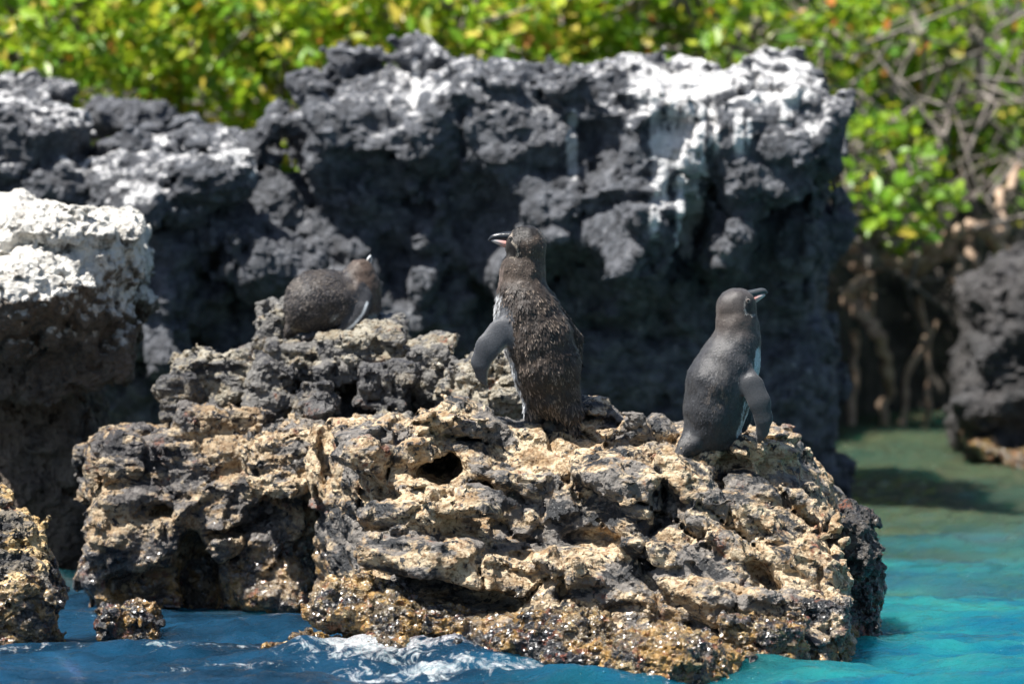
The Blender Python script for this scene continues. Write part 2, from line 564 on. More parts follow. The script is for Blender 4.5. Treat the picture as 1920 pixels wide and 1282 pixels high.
def rock_detail(V, N, fine, fine_f, pits, seed):
    wv = np.stack([vnoise(V * f32(fine_f * 0.8), seed + q) for q in range(3)], 1)
    f1, f2, cid, fc = worley((V + f32(0.2 / fine_f) * wv) * np.array((1, 1, 1.3), f32) * f32(fine_f), seed, True)
    g = fine * 0.7 * fbm(V * f32(fine_f * 0.8), 3, seed + 1, 0.6, ridged=True) + fine * 1.2 * np.clip(fc, -0.7, 0.7) + fine * 0.9 * (cid - 0.5)
    f1, f2, cid, fc = worley(V * f32(fine_f * 2.2), seed + 1, True)
    g = g + fine * 0.6 * np.clip(fc, -0.7, 0.7)
    if pits:
        f1, f2, cid = worley(V * f32(fine_f * 0.55), seed + 1)
        g = g - pits * sstep(0.34, 0.12, f1) * (cid > 0.5)
    return V + N * g[:, None].astype(f32)


JOBS = []


def rock(name, prims, mat, label=None, cat="rock", group=None, guano=None, fine=0.006, fine_f=34.0, pits=0.0, seed=0, **kw):
    """queue a rock; all rocks are meshed together by build_rocks()"""
    JOBS.append((rock_arrays(prims, seed=seed, **kw), name, mat, label, cat, group, guano, fine, fine_f, pits, seed))


def build_rocks():
    st = []
    for job, name, mat, label, cat, group, guano, fine, fine_f, pits, seed in JOBS:
        V, F = job
        me = mesh_from(name, *catmull(V, F), False)
        V = verts_of(me); N = normals_of(me)
        st.append((me, rock_detail(V, N, fine, fine_f, pits, seed), name, mat, label, cat, group, guano))
    out = {}
    for me, job, name, mat, label, cat, group, guano in st:
        me.vertices.foreach_set("co", np.ascontiguousarray(job, f32).ravel())
        me.polygons.foreach_set("use_smooth", np.zeros(len(me.polygons), bool))
        me.update()
        if guano is not None:
            fattr(me, "guano", guano(verts_of(me), normals_of(me)))
        o = link(name, me, mat)
        out[label] = o
        tag(o, label, cat, group)
    JOBS.clear()
    return out


# EOF-SETUP
# ------------------------------------------------------------------ the setting: sea bed, water, bank
def grid_axis(a, b, step, far, ratio=1.25):
    v = list(np.arange(a, b + 1e-6, step))
    s = step
    while v[-1] < far: s *= ratio; v.append(v[-1] + s)
    s = step
    while v[0] > -far: s *= ratio; v.insert(0, v[0] - s)
    return np.array(v)


def sheet(xs, ys, zf):
    X, Y = np.meshgrid(xs, ys, indexing='ij')
    P = np.stack((X.ravel(), Y.ravel()), 1)
    V = np.concatenate((P, zf(P)[:, None]), 1)
    i = np.arange(len(xs) * len(ys)).reshape(len(xs), len(ys))
    F = np.stack((i[:-1, :-1], i[1:, :-1], i[1:, 1:], i[:-1, 1:]), -1).reshape(-1, 4)
    return V, F


def p3(P, z=0.0):
    return np.concatenate((P, np.full((len(P), 1), z)), 1).astype(f32)


t = NT("sea_bed"); p = t.pos()
M['sea_bed'] = t.surf(t.bsdf(color=t.mix(t.ramp(t.noise(p, 1.5, 5), 0.35, 0.65), (0.10, 0.11, 0.08), (0.30, 0.28, 0.2)), rough=0.9))
xs = grid_axis(-4, 4, 0.4, 300); ys = grid_axis(-6, 9, 0.4, 300)
V, F = sheet(xs, ys, lambda P: -0.75 + 0.08 * fbm(p3(P) * 1.2, 3, 3))
tag(link("sea_bed", mesh_from("sea_bed", V, F), M['sea_bed'], loc=(0, 0, 0)), kind="structure")


def swell(P):
    """sea surface height"""
    x, y = P[:, 0], P[:, 1]
    q = p3(P)
    w = q + 0.10 * np.stack([vnoise(q * f32(1.7), 3 + a) for a in range(3)], 1)
    amp = 0.85 + 0.25 * sstep(0.6, -1.0, y)
    z = 0.016 * np.sin(w[:, 1] * 8.0 + w[:, 0] * 2.2) + 0.010 * np.sin(w[:, 1] * 14.0 - w[:, 0] * 5.0 + 1.0)
    z = z + 0.030 * fbm(w * np.array((2.4, 6.5, 1), f32), 3, 5) + 0.017 * fbm(w * np.array((6.5, 17.0, 1), f32), 3, 6, ridged=True)
    z = z + 0.0065 * fbm(w * np.array((22.0, 44.0, 1), f32), 3, 8, 0.6)
    # a small breaking swell washing against the foot of the rock
    crest = np.exp(-((y + 0.50 + 0.06 * np.sin(x * 5.0)) / 0.10) ** 2) * sstep(-0.75, -0.40, x) * sstep(0.10, -0.12, x)
    z = z + 0.030 * crest * (0.8 + 0.7 * fbm(q * f32(14), 3, 4))
    back = np.exp(-((y + 1.05 + 0.15 * np.sin(x * 2.0)) / 0.16) ** 2) * sstep(0.1, -0.4, x)
    z = z + 0.03 * back
    far = np.maximum(np.abs(x) - 3, 0) + np.maximum(np.abs(y - 2) - 8, 0)
    return z * amp / (1 + far * 0.3)


t = NT("sea_water"); p = t.pos()
sx = t.n("ShaderNodeSeparateXYZ", {0: p})
q = t.n("ShaderNodeVectorMath", {0: p, 1: (1.0, 2.2, 1.0)}, operation='MULTIPLY').outputs[0]
nx = t.math('ADD', sx.outputs[0], t.ramp(t.noise(q, 1.3, 3), 0.3, 0.7, -0.35, 0.35))
deep = t.mix(t.ramp(t.noise(q, 2.6, 4), 0.4, 0.62), (0.004, 0.018, 0.036), (0.008, 0.042, 0.085))
shoal = t.mix(t.ramp(t.noise(q, 2.2, 4, off=4.0), 0.38, 0.62), (0.004, 0.080, 0.135), (0.016, 0.165, 0.165))
c = t.mix(t.ramp(nx, -0.2, 0.75), deep, shoal)
ny = t.math('ADD', sx.outputs[1], t.ramp(t.noise(q, 0.9, 3, off=8.0), 0.3, 0.7, -0.9, 0.9))
reflect_green = t.mix(t.ramp(t.noise(q, 1.6, 4, off=11.0), 0.4, 0.6), (0.026, 0.056, 0.042), (0.052, 0.070, 0.040))  # mangrove reflection on the far water, painted into its colour as green
c = t.mix(t.ramp(ny, 0.7, 2.6), c, reflect_green)
fo = t.attr("foam")
fn = t.noise(p, 17.0, 8.0, 0.74, 1.2, off=17.0)
fb = t.n("ShaderNodeTexVoronoi", {"Vector": p, "Scale": 60.0}).outputs["Distance"]
fm = t.ramp(t.math('ADD', t.math('ADD', fo, t.ramp(fn, 0.3, 0.7, -0.62, 0.42)), t.math('MULTIPLY', fb, -0.25)), 0.30, 0.75)
fm = t.math('MULTIPLY', fm, 0.85)
c = t.mix(fm, c, (0.55, 0.58, 0.60))
rp = t.noise(q, 16.0, 5.0, 0.62, 0.6)
rp2 = t.noise(q, 60.0, 4.0, 0.6, 0.5, off=3.0)
nrm = t.bump(t.math('ADD', rp, t.math('MULTIPLY', rp2, 0.35)), 1.0, 0.05)
bs = t.bsdf(color=c, rough=t.math('MULTIPLY_ADD', fm, 0.45, 0.03), normal=nrm, ior=1.33, spec=0.5, sss=t.math('MULTIPLY_ADD', fm, -0.9, 1.0), sss_radius=(0.25, 0.9, 1.0), sss_scale=0.22)
bs.subsurface_method = 'BURLEY'
M['water'] = t.surf(bs)
xs = grid_axis(-1.7, 2.2, 0.018, 300, 1.4)
ys = []
y = -1.6
while y < 7.0:                       # rows spaced as the distance asks
    ys.append(y); y += 0.011 if y < 1.0 else 0.024
ys = np.array(ys)
lo_, hi_ = [ys[0]], [ys[-1]]
s = 0.02
while hi_[-1] < 300: s *= 1.35; hi_.append(hi_[-1] + s)
s = 0.02
while lo_[-1] > -300: s *= 1.35; lo_.append(lo_[-1] - s)
ys = np.concatenate((np.array(lo_[1:])[::-1], ys, hi_[1:]))
V, F = sheet(xs, ys, swell)
me = mesh_from("water", V, F)
x, y = V[:, 0], V[:, 1]
fq = V.astype(f32) * np.array((1, 1.0, 0), f32)
# froth gathers where the swell meets the ledge, and thin streaks drift off it
A = at(690, 1262, 11.5); Bf = at(900, 1270, 11.42)
foam = 0.98 * np.exp(-(((x + 0.32) / 0.24) ** 2 + ((y + 0.44) / 0.14) ** 2))
foam = np.maximum(foam, 0.72 * np.exp(-(((x + 0.10) / 0.45) ** 2 + ((y + 0.62) / 0.09) ** 2)))
foam = np.maximum(foam, 0.60 * np.exp(-(((x - 0.60) / 0.30) ** 2 + ((y + 0.50) / 0.08) ** 2)))
foam = np.maximum(foam, 0.46 * sstep(0.50, 0.80, fbm(fq * np.array((2.2, 10.0, 1), f32), 3, 11) * 0.9 + 0.42) * sstep(0.5, -0.1, y) * sstep(0.15, -0.4, x))
fattr(me, "foam", foam)
tag(link("water", me, M['water'], loc=(0, 0, 0)), kind="structure")

# bank behind the rocks: dark lava rubble and leaf litter under the mangroves
t = NT("bank"); p = t.pos()
c = t.mix(t.ramp(t.noise(p, 9.0, 6, 0.7), 0.4, 0.65), (0.020, 0.018, 0.016), (0.11, 0.095, 0.08))
M['bank'] = t.surf(t.bsdf(color=c, rough=0.85, normal=t.bump(t.noise(p, 40.0, 5, 0.7), 0.8, 0.03)))


def bank_z(P):
    x, y = P[:, 0], P[:, 1]
    edge = 3.9 + 2.9 * sstep(0.6, 1.5, x) + 0.25 * vnoise(p3(P) * f32(1.3), 5)
    hgt = 0.55 + 0.30 * sstep(1.0, -1.6, x)
    z = -0.8 + (0.8 + hgt) * sstep(0.0, 0.55, y - edge) + 0.10 * np.maximum(y - edge - 0.5, 0) ** 0.8
    q = p3(P)
    f1, f2, cid = worley(q * f32(4.2) + 0.3 * np.stack([vnoise(q * f32(6), a) for a in range(3)], 1), 1)
    z = z + 0.13 * (0.6 - f1) + 0.10 * fbm(q * f32(3), 4, 9)
    return np.where(y < edge - 0.05, -0.8, z)


xs = grid_axis(-2.8, 3.2, 0.035, 300, 1.4)
ys = np.concatenate((np.arange(3.4, 9.0, 0.035), 9 + np.cumsum(0.05 * 1.3 ** np.arange(1, 29))))
V, F = sheet(xs, ys, bank_z)
tag(link("bank", mesh_from("bank", V, F, False), M['bank'], loc=(0, 0, 0)), kind="structure")

# ------------------------------------------------------------------ rocks in the water, front to back
b = lambda *a, **k: prim('b', *a, **k)
e = lambda *a, **k: prim('e', *a, **k)

# the big tan rock the two standing penguins use
main_planes = [
    ((0.05, -0.66, 0.75), at(1100, 1010, 11.80)),
    ((0.02, 0.10, 1.0), at(1100, 790, 12.15)),
    ((0.74, -0.12, 0.66), at(1505, 885, 12.0)),
    ((1.0, -0.12, 0.02), at(1578, 1000, 12.0)),
    ((-0.40, -0.12, 0.9), at(690, 818, 12.1)),
    ((-1.0, -0.35, 0.0), at(715, 950, 11.95)),
    ((0.0, 1.0, 0.1), (0, 0.50, 0)),
]
main_prims = [
    e(720, 845, 12.02, 95, 42, 0.10, tilt=6), e(860, 795, 12.12, 110, 38, 0.14), e(825, 960, 11.78, 165, 50, 0.09, tilt=-8),
    e(790, 1050, 11.72, 125, 36, 0.08, tilt=6), e(1125, 785, 12.26, 60, 34, 0.09), e(1368, 834, 12.12, 85, 36, 0.16), e(1300, 880, 12.06, 60, 24, 0.10), e(1235, 790, 12.2, 70, 26, 0.10),
    e(1455, 845, 12.1, 40, 30, 0.08, tilt=20), e(1540, 960, 12.0, 44, 28, 0.08, tilt=20), e(1455, 1000, 11.86, 130, 34, 0.07, tilt=38), e(1385, 1035, 11.82, 120, 26, 0.06, tilt=36),
    e(1340, 930, 11.9, 130, 36, 0.07, tilt=32), e(1150, 905, 11.92, 100, 34, 0.07, tilt=30), e(960, 900, 11.92, 70, 46, 0.08),
    e(1090, 1080, 11.72, 120, 32, 0.08, tilt=22), e(1270, 1070, 11.73, 150, 30, 0.07, tilt=30), e(1350, 1130, 11.66, 130, 34, 0.07, tilt=16),
]
main_cuts = [
    e(825, 880, 12.02, 52, 34, 0.22, tilt=-12), e(905, 935, 11.92, 36, 32, 0.18), e(770, 1112, 11.70, 210, 36, 0.26, tilt=5),
    e(690, 915, 11.90, 80, 24, 0.16, tilt=24), e(1110, 1016, 11.80, 80, 20, 0.12, tilt=4), e(1430, 1085, 11.74, 50, 20, 0.12, tilt=30),
    e(650, 1000, 11.85, 26, 90, 0.16, tilt=6), e(1230, 1060, 11.72, 40, 12, 0.05, tilt=18), e(1000, 870, 11.95, 30, 10, 0.05),
    e(1080, 930, 11.86, 34, 14, 0.05, tilt=-30),
    e(1470, 935, 11.93, 120, 6, 0.10, tilt=44), e(1270, 985, 11.86, 120, 6, 0.09, tilt=34), e(1160, 822, 12.08, 60, 5, 0.08, tilt=-36), e(1380, 1000, 11.84, 90, 5, 0.08, tilt=40),
    e(960, 1000, 11.82, 110, 6, 0.08, tilt=26), e(1010, 1110, 11.68, 60, 6, 0.08, tilt=-40), e(880, 830, 12.04, 60, 5, 0.06, tilt=12),
]
rock("lava_rock", main_prims, M['tan'], h=0.0105, planes=main_planes, cuts=main_cuts, warp=0.03, lump=0.024, lump_f=7.0, crack=0.020,
     crack_f=4.5, rough=0.028, rough_f=7.0, blend=0.03, fine=0.0034, fine_f=30.0, strat=0.020, dip=24, pits=0.007, seed=1,
     bounds=(np.array((-0.48, -0.62, -0.14)), np.array((0.86, 0.52, 0.62))),
     label="broad sunlit tan rock with a dark hollow, carrying both standing penguins")

# brown block with a vertical cleft, left of the tan rock
rock("lava_rock", [b(395, 985, 12.85, 228, 175, 0.24, tilt=2, pitch=-8), b(250, 880, 12.95, 85, 70, 0.18, tilt=-5), e(540, 900, 12.8, 90, 70, 0.2),
                   b(240, 1010, 12.72, 60, 100, 0.12, tilt=6, yaw=-15), b(500, 1050, 12.74, 110, 95, 0.14, yaw=12),
                   e(520, 1120, 12.62, 95, 40, 0.10), b(330, 1000, 12.70, 50, 75, 0.10, tilt=8, yaw=-30)], M['brown'], h=0.012,
     cuts=[e(372, 1080, 12.66, 40, 95, 0.16, tilt=-12), e(290, 1100, 12.6, 110, 34, 0.10), e(300, 960, 12.62, 30, 16, 0.08), e(470, 985, 12.58, 90, 14, 0.10, tilt=-16),
           e(560, 1040, 12.55, 45, 30, 0.09)],
     warp=0.035, lump=0.02, crack=0.024, crack_f=5.0, rough=0.03, fine=0.0042, strat=0.016, dip=-12, pits=0.005, seed=4, blend=0.02,
     label="brown and black lava block with a dark cleft, rising beside the small wet rock")

# knobbly grey ridge behind, one boulder at a time, crouching penguin on top
RID = [
    ("rough grey boulder with a pale sunlit top, lowest of the ridge beside the brown block", 'brown', [b(420, 806, 12.80, 88, 54, 0.13, tilt=8, rd=0.3)], 21),
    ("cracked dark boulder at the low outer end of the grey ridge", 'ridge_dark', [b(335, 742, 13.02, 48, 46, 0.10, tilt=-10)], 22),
    ("pale flat-topped grey boulder on the outer slope of the ridge", 'ridge', [b(415, 716, 13.06, 78, 50, 0.13, tilt=-12, rd=0.3), e(385, 682, 13.1, 46, 20, 0.10)], 23),
    ("grey boulder in the ridge with a shaded face, just below the crouching penguin", 'ridge', [b(512, 740, 12.90, 44, 72, 0.10, tilt=8, rd=0.3), e(500, 695, 12.94, 46, 26, 0.1)], 24),
    ("layered grey boulder behind the tail of the crouching penguin", 'ridge', [b(518, 628, 13.16, 40, 58, 0.12, tilt=-8, rd=0.3), b(560, 668, 13.02, 62, 34, 0.12, tilt=6, rd=0.3)], 25),
    ("ropy grey slab of twisted lava under the crouching penguin", 'ridge', [b(675, 640, 13.0, 88, 34, 0.16, tilt=-6, rd=0.3), e(700, 614, 13.02, 60, 18, 0.12, tilt=8)], 26),
    ("small round pitted dark boulder wedged in the middle of the grey ridge", 'ridge_dark', [e(598, 768, 12.74, 52, 56, 0.10)], 27),
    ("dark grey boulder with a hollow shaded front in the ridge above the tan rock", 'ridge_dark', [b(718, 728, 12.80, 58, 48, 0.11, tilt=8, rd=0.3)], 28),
    ("squat mossy grey boulder resting on the tan rock, below the hollow boulder", 'ridge', [e(700, 800, 12.62, 72, 32, 0.10)], 31),
    ("small angular brown boulder below the ropy slab", 'ridge', [b(640, 698, 12.86, 46, 36, 0.09, tilt=-14, rd=0.25)], 32),
    ("layered pale boulder at the ridge end beside the brown penguin's flipper", 'ridge', [b(812, 694, 12.9, 56, 62, 0.13, tilt=-14, rd=0.3), e(824, 642, 12.92, 46, 20, 0.1, tilt=-22)], 29),
    ("tilted pale slab of lava directly behind the brown penguin's flipper", 'ridge', [b(905, 715, 12.78, 78, 50, 0.12, tilt=-26, rd=0.25), b(900, 765, 12.72, 86, 36, 0.12, rd=0.3)], 30),
]
for lab, mt, pr, sd in RID:
    rock("lava_boulder", pr, M[mt], h=0.0095, warp=0.022, lump=0.018, lump_f=10.0, crack=0.014, crack_f=8.0, rough=0.022, rough_f=9.0, blend=0.015, inset=0.014,
         fine=0.0040, fine_f=34.0, strat=0.018 if mt == 'ridge' else 0.008, pits=0.006, seed=sd, label=lab, cat="boulder", group="boulders of the grey ridge", zmin=-0.1)
# the buried core that carries the ridge
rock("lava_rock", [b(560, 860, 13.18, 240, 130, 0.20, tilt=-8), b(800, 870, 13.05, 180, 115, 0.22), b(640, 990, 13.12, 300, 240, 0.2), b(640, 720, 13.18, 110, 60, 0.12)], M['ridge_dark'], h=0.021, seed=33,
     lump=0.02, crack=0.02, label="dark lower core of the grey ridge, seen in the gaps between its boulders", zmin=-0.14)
# pale lump between brown block and tan rock
rock("lava_boulder", [b(545, 862, 12.62, 88, 58, 0.14, tilt=-4), e(575, 835, 12.62, 60, 30, 0.12)], M['tan'], h=0.0095, seed=35, lump=0.016, lump_f=11, crack=0.012, crack_f=7, rough=0.022,
     fine=0.0055, pits=0.008, strat=0.004, label="pale tan boulder wedged between the brown block and the broad tan rock", cat="boulder", zmin=-0.1)

# wet weed-covered rocks at the foot
FOOT = [
    ("low pointed wet rock running out into the froth", 'weed', [e(575, 1218, 11.78, 120, 36, 0.10, tilt=-12)], 41, 0.0085),
    ("knobbly wet ledge below the long dark overhang of the tan rock", 'weed', [e(690, 1150, 11.72, 130, 55, 0.12, tilt=6), e(830, 1180, 11.66, 110, 44, 0.11), e(650, 1110, 11.78, 60, 40, 0.10), e(760, 1215, 11.62, 130, 36, 0.10)], 42, 0.009),
    ("glistening black and ochre ledge standing in the foam", 'weed', [e(1010, 1190, 11.58, 150, 50, 0.13, tilt=-4), e(930, 1225, 11.56, 90, 42, 0.10), e(1100, 1230, 11.50, 110, 45, 0.11)], 43, 0.009),
    ("rounded orange-brown wet rock jutting out lowest below the sleek grey penguin", 'weed', [e(1270, 1245, 11.36, 155, 80, 0.15, tilt=6), e(1230, 1205, 11.44, 110, 44, 0.10), e(1380, 1250, 11.40, 70, 60, 0.1)], 44, 0.009),
    ("squared wet brown rock between the orange-brown rock and the black shaded rock", 'weed', [b(1425, 1200, 11.56, 75, 50, 0.10, tilt=6)], 45, 0.009),
    ("small tan-topped block at the waterline beside the turquoise water", 'tan', [b(1545, 1185, 11.72, 55, 55, 0.09, tilt=-4)], 46, 0.0085),
    ("shaded black rock on the turquoise side of the tan rock", 'black', [b(1580, 1090, 12.12, 62, 130, 0.16, tilt=-6), e(1600, 1085, 12.1, 50, 80, 0.12), e(1585, 990, 12.2, 35, 60, 0.1), e(1560, 1180, 12.0, 62, 60, 0.14)], 47, 0.0095),  # shade on this side is put into the black colour
    ("small dark wet rock alone in the water by the brown block", 'black', [b(240, 1168, 12.12, 62, 34, 0.08, tilt=6, rd=0.5)], 48, 0.0075),
]
for lab, mt, pr, sd, hh in FOOT:
    rock("wet_rock", pr, M[mt], h=hh, warp=0.028, lump=0.018, lump_f=13.0, crack=0.014, crack_f=9.0, rough=0.02, rough_f=10.0, blend=0.025, fine=0.006, fine_f=42.0,
         pits=0.006, seed=sd, label=lab, group="wet rocks at the waterline")
rock("wet_rock", [e(20, 1130, 11.95, 95, 130, 0.17, tilt=4), e(0, 1010, 12.0, 92, 80, 0.15), e(40, 1180, 11.9, 75, 70, 0.12), e(-20, 945, 12.05, 40, 40, 0.1), e(-60, 1130, 12.0, 120, 140, 0.2)], M['ochre'], h=0.0095,
     lump=0.022, lump_f=10.0, crack=0.014, rough=0.024, fine=0.0065, pits=0.008, seed=51, label="tall yellow-ochre encrusted wet rock in front of the white boulder", group="wet rocks at the waterline")

# white-topped boulder on the left
def g_white(V, N):
    z = V[:, 2]
    top = sstep(0.60, 0.83, z + 0.05 * vnoise(V * f32(5), 2) + 0.10 * N[:, 2])
    streak = 0.5 + 0.5 * vnoise(V * np.array((26, 26, 2.2), f32), 5)
    return 0.11 + 0.84 * top - 0.45 * (1 - top) * (1 - streak) - 0.25 * (N[:, 2] < -0.2)


rock("lava_boulder", [b(70, 500, 13.5, 190, 115, 0.36, tilt=3, rd=0.5), e(50, 560, 13.3, 190, 110, 0.30), b(90, 640, 13.55, 165, 90, 0.30, tilt=-4), b(60, 850, 13.7, 130, 250, 0.25, rd=0.4),
                      e(40, 410, 13.5, 150, 36, 0.2)], M['white_boulder'], h=0.0155,
     warp=0.04, lump=0.018, lump_f=10.0, crack=0.022, crack_f=5.0, rough=0.035, fine=0.007, fine_f=32, strat=0.006, pits=0.006, seed=61, blend=0.05, guano=g_white,
     label="large overhanging boulder with a bright white guano-covered top", cat="boulder")

# ------------------------------------------------------------------ the dark lava wall behind
DW = 15.3
DRIPS = [(1228, 150, 450, 10), (1246, 250, 400, 6), (1262, 180, 330, 7), (1283, 140, 500, 13), (1300, 190, 480, 10), (1318, 170, 360, 8), (1338, 150, 300, 8), (1075, 215, 350, 10), (1470, 180, 260, 7),
         (1488, 175, 225, 7), (1385, 220, 300, 8), (1405, 220, 280, 5), (780, 120, 220, 8), (1295, 330, 430, 22), (1275, 380, 470, 8), (1310, 380, 440, 8), (1224, 390, 445, 7)]


def g_wall(V, N):
    px = 960 + V[:, 0] / (V[:, 1] + 12.0) * FPX
    py = 40 + (1.5 - V[:, 2]) / (V[:, 1] + 12.0) * FPX
    # droppings lie on what faces up, thickest on the favourite perches
    perch = np.exp(-((px - 1290) / 130) ** 2) * 0.75 + np.exp(-((px - 1480) / 90) ** 2) * 0.5 + np.exp(-((px - 800) / 75) ** 2) * 0.35 + 0.12
    g = sstep(0.25, 0.75, N[:, 2] + 0.25 * vnoise(V * f32(9), 3)) * sstep(1.02, 1.22, V[:, 2]) * np.minimum(perch * 0.62 + 0.16, 0.62)
    g = np.maximum(g, 0.95 * np.exp(-(((px - 1260) / 88) ** 2 + ((py - 165) / 36) ** 2) ** 1.5) * (0.75 + 0.4 * vnoise(V * f32(14), 6)))
    g = np.maximum(g, 0.85 * np.exp(-(((px - 1455) / 84) ** 2 + ((py - 172) / 28) ** 2) ** 1.5) * (0.75 + 0.4 * vnoise(V * f32(14), 6)))
    g = np.maximum(g, 0.40 * np.exp(-(((px - 545) / 40) ** 2 + ((py - 315) / 18) ** 2)))
    w = vnoise(V * np.array((0, 0, 9), f32), 4) * 7
    for i, (x0, y0, y1, wd) in enumerate(DRIPS):
        k = np.exp(-((px - x0 - w * (1 if i % 2 else -0.6)) / wd) ** 2) * sstep(y0 - 25, y0 + 5, py) * sstep(y1 + 10, y1 - 40, py)
        g = np.maximum(g, 1.5 * k * (0.72 + 0.5 * vnoise(V * np.array((40, 40, 11), f32), i)))
    return g


wall_planes = None
rock("lava_wall", [
    b(1255, 640, 15.75, 310, 420, 0.50, rd=0.25), b(1340, 258, 15.45, 225, 130, 0.50, tilt=2, rd=0.25), b(1120, 380, 15.5, 240, 210, 0.5, tilt=8, yaw=-22, pitch=-16, rd=0.25),
    b(960, 255, 15.55, 225, 135, 0.45, tilt=-1, rd=0.3), b(800, 430, 15.7, 230, 290, 0.45, rd=0.25, yaw=-14, pitch=-14), e(1510, 450, 15.4, 95, 120, 0.30), e(1575, 400, 15.5, 40, 90, 0.2),
    b(660, 330, 15.6, 140, 150, 0.4, tilt=-16, rd=0.3), e(575, 305, 15.6, 72, 64, 0.3), b(560, 605, 15.55, 240, 290, 0.42, yaw=-14, pitch=-22, rd=0.25), e(1380, 440, 15.2, 80, 120, 0.25, tilt=14),
    e(1160, 330, 15.2, 120, 70, 0.3, tilt=10), e(1150, 560, 15.3, 50, 90, 0.2, tilt=35), e(745, 125, 15.6, 34, 32, 0.12), e(990, 125, 15.6, 60, 26, 0.15), b(1570, 905, 15.75, 30, 60, 0.3),
    b(310, 540, 15.3, 150, 250, 0.4, rd=0.25, yaw=-16, pitch=-20), e(500, 480, 15.1, 130, 110, 0.25),
], M['basalt'], h=0.026, inset=0.045, cuts=[e(330, 415, 14.9, 75, 36, 0.22, tilt=-4), e(890, 420, 15.0, 90, 110, 0.28, tilt=15), e(1060, 560, 15.0, 110, 100, 0.25), e(590, 340, 15.05, 60, 18, 0.14),
                               e(1330, 620, 15.0, 160, 110, 0.22), e(660, 440, 15.05, 25, 40, 0.14), e(1190, 140, 14.95, 26, 10, 0.2)],
     warp=0.08, warp_f=2.6, lump=0.060, lump_f=3.8, crack=0.045, crack_f=2.4, rough=0.045, rough_f=4.5, strat=0.007, dip=30, blend=0.05, fine=0.011, fine_f=17.0, pits=0.010, seed=71, guano=g_wall, zmin=-0.2,
     label="massive dark grey lava wall streaked with white droppings, behind the penguins", cat="rock wall")


def g_top(V, N):
    n = vnoise(V * f32(6), 3)
    return sstep(0.15, 0.8, N[:, 2] + 0.35 * n) * (0.42 + 0.25 * n)


BACK = [
    ("pale guano-dusted grey boulder leaning against the lava wall, above the white boulder", [e(370, 330, 15.1, 105, 70, 0.25, tilt=-8), e(230, 335, 15.15, 105, 55, 0.22), e(290, 370, 15.1, 120, 70, 0.25)], 81, g_top),
    ("dark pitted rock at the edge of the mangroves, beyond the pale boulder", [e(235, 218, 16.3, 90, 46, 0.25), e(295, 228, 16.3, 56, 38, 0.2)], 82, g_top),
    ("dark craggy rock behind the white boulder", [b(50, 300, 15.3, 110, 100, 0.3), e(30, 230, 15.4, 90, 60, 0.25), b(130, 350, 15.2, 60, 60, 0.2), b(20, 480, 15.6, 160, 200, 0.3)], 83, g_top),
    ("small grey rock under the leaves beside the dark craggy rock", [e(70, 185, 16.0, 75, 36, 0.2), e(-20, 170, 16.1, 80, 40, 0.2)], 84, g_top),
]
for lab, pr, sd, g in BACK:
    rock("lava_boulder", pr, M['basalt'], h=0.024, warp=0.06, warp_f=3.5, lump=0.03, lump_f=7.0, crack=0.03, crack_f=3.6, rough=0.045, rough_f=5.0, blend=0.04, fine=0.010, fine_f=22.0, pits=0.010, seed=sd,
         guano=g, label=lab, cat="boulder", group="boulders beside the lava wall", zmin=-0.2)

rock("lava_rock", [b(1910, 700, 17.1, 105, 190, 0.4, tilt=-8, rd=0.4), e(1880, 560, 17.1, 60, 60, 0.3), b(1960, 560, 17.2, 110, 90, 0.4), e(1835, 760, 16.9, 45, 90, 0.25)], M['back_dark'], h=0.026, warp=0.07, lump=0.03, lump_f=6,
     crack=0.03, crack_f=3, rough=0.05, rough_f=5, fine=0.01, fine_f=20, seed=91, zmin=-0.2, label="dark lava rock with a pale sloping edge across the water, under the mangroves")
rock("wet_rock", [e(1860, 838, 16.75, 75, 26, 0.16, tilt=14), e(1925, 850, 16.7, 50, 28, 0.16)], M['weed'], h=0.014, warp=0.04, lump=0.02, lump_f=9, crack=0.01, rough=0.03, fine=0.008, fine_f=26, seed=92, zmin=-0.2,
     label="low glistening rock at the far waterline below the mangroves")

ROCKS = build_rocks()

# ------------------------------------------------------------------ mangroves behind
t = NT("mangrove_leaf"); c = t.attr("col", "Color")
c = t.mix(t.ramp(t.noise(t.pos(), 60.0, 2.0), 0.35, 0.65, 0.0, 0.2), c, (0.12, 0.18, 0.02))
d1 = t.bsdf(color=c, rough=0.38, spec=0.4)
tr = t.n("ShaderNodeBsdfTranslucent", {"Color": t.mix(0.5, c, (0.42, 0.52, 0.02))})
M['leaf'] = t.surf(t.n("ShaderNodeMixShader", {0: 0.45, 1: d1.outputs[0], 2: tr.outputs[0]}))
t = NT("mangrove_bark"); p = t.pos()
c = t.mix(t.ramp(t.noise(p, 25.0, 5.0, 0.65), 0.38, 0.64), (0.10, 0.082, 0.068), (0.27, 0.24, 0.21))
M['bark'] = t.surf(t.bsdf(color=c, rough=0.8, normal=t.bump(t.noise(p, 90.0, 4.0), 0.6, 0.01)))
t = NT("mangrove_root"); p = t.pos()
c = t.mix(t.ramp(t.noise(p, 18.0, 5.0, 0.65), 0.38, 0.64), (0.22, 0.14, 0.09), (0.48, 0.36, 0.26))
M['root'] = t.surf(t.bsdf(color=c, rough=0.75, normal=t.bump(t.noise(p, 60.0, 4.0), 0.6, 0.012)))


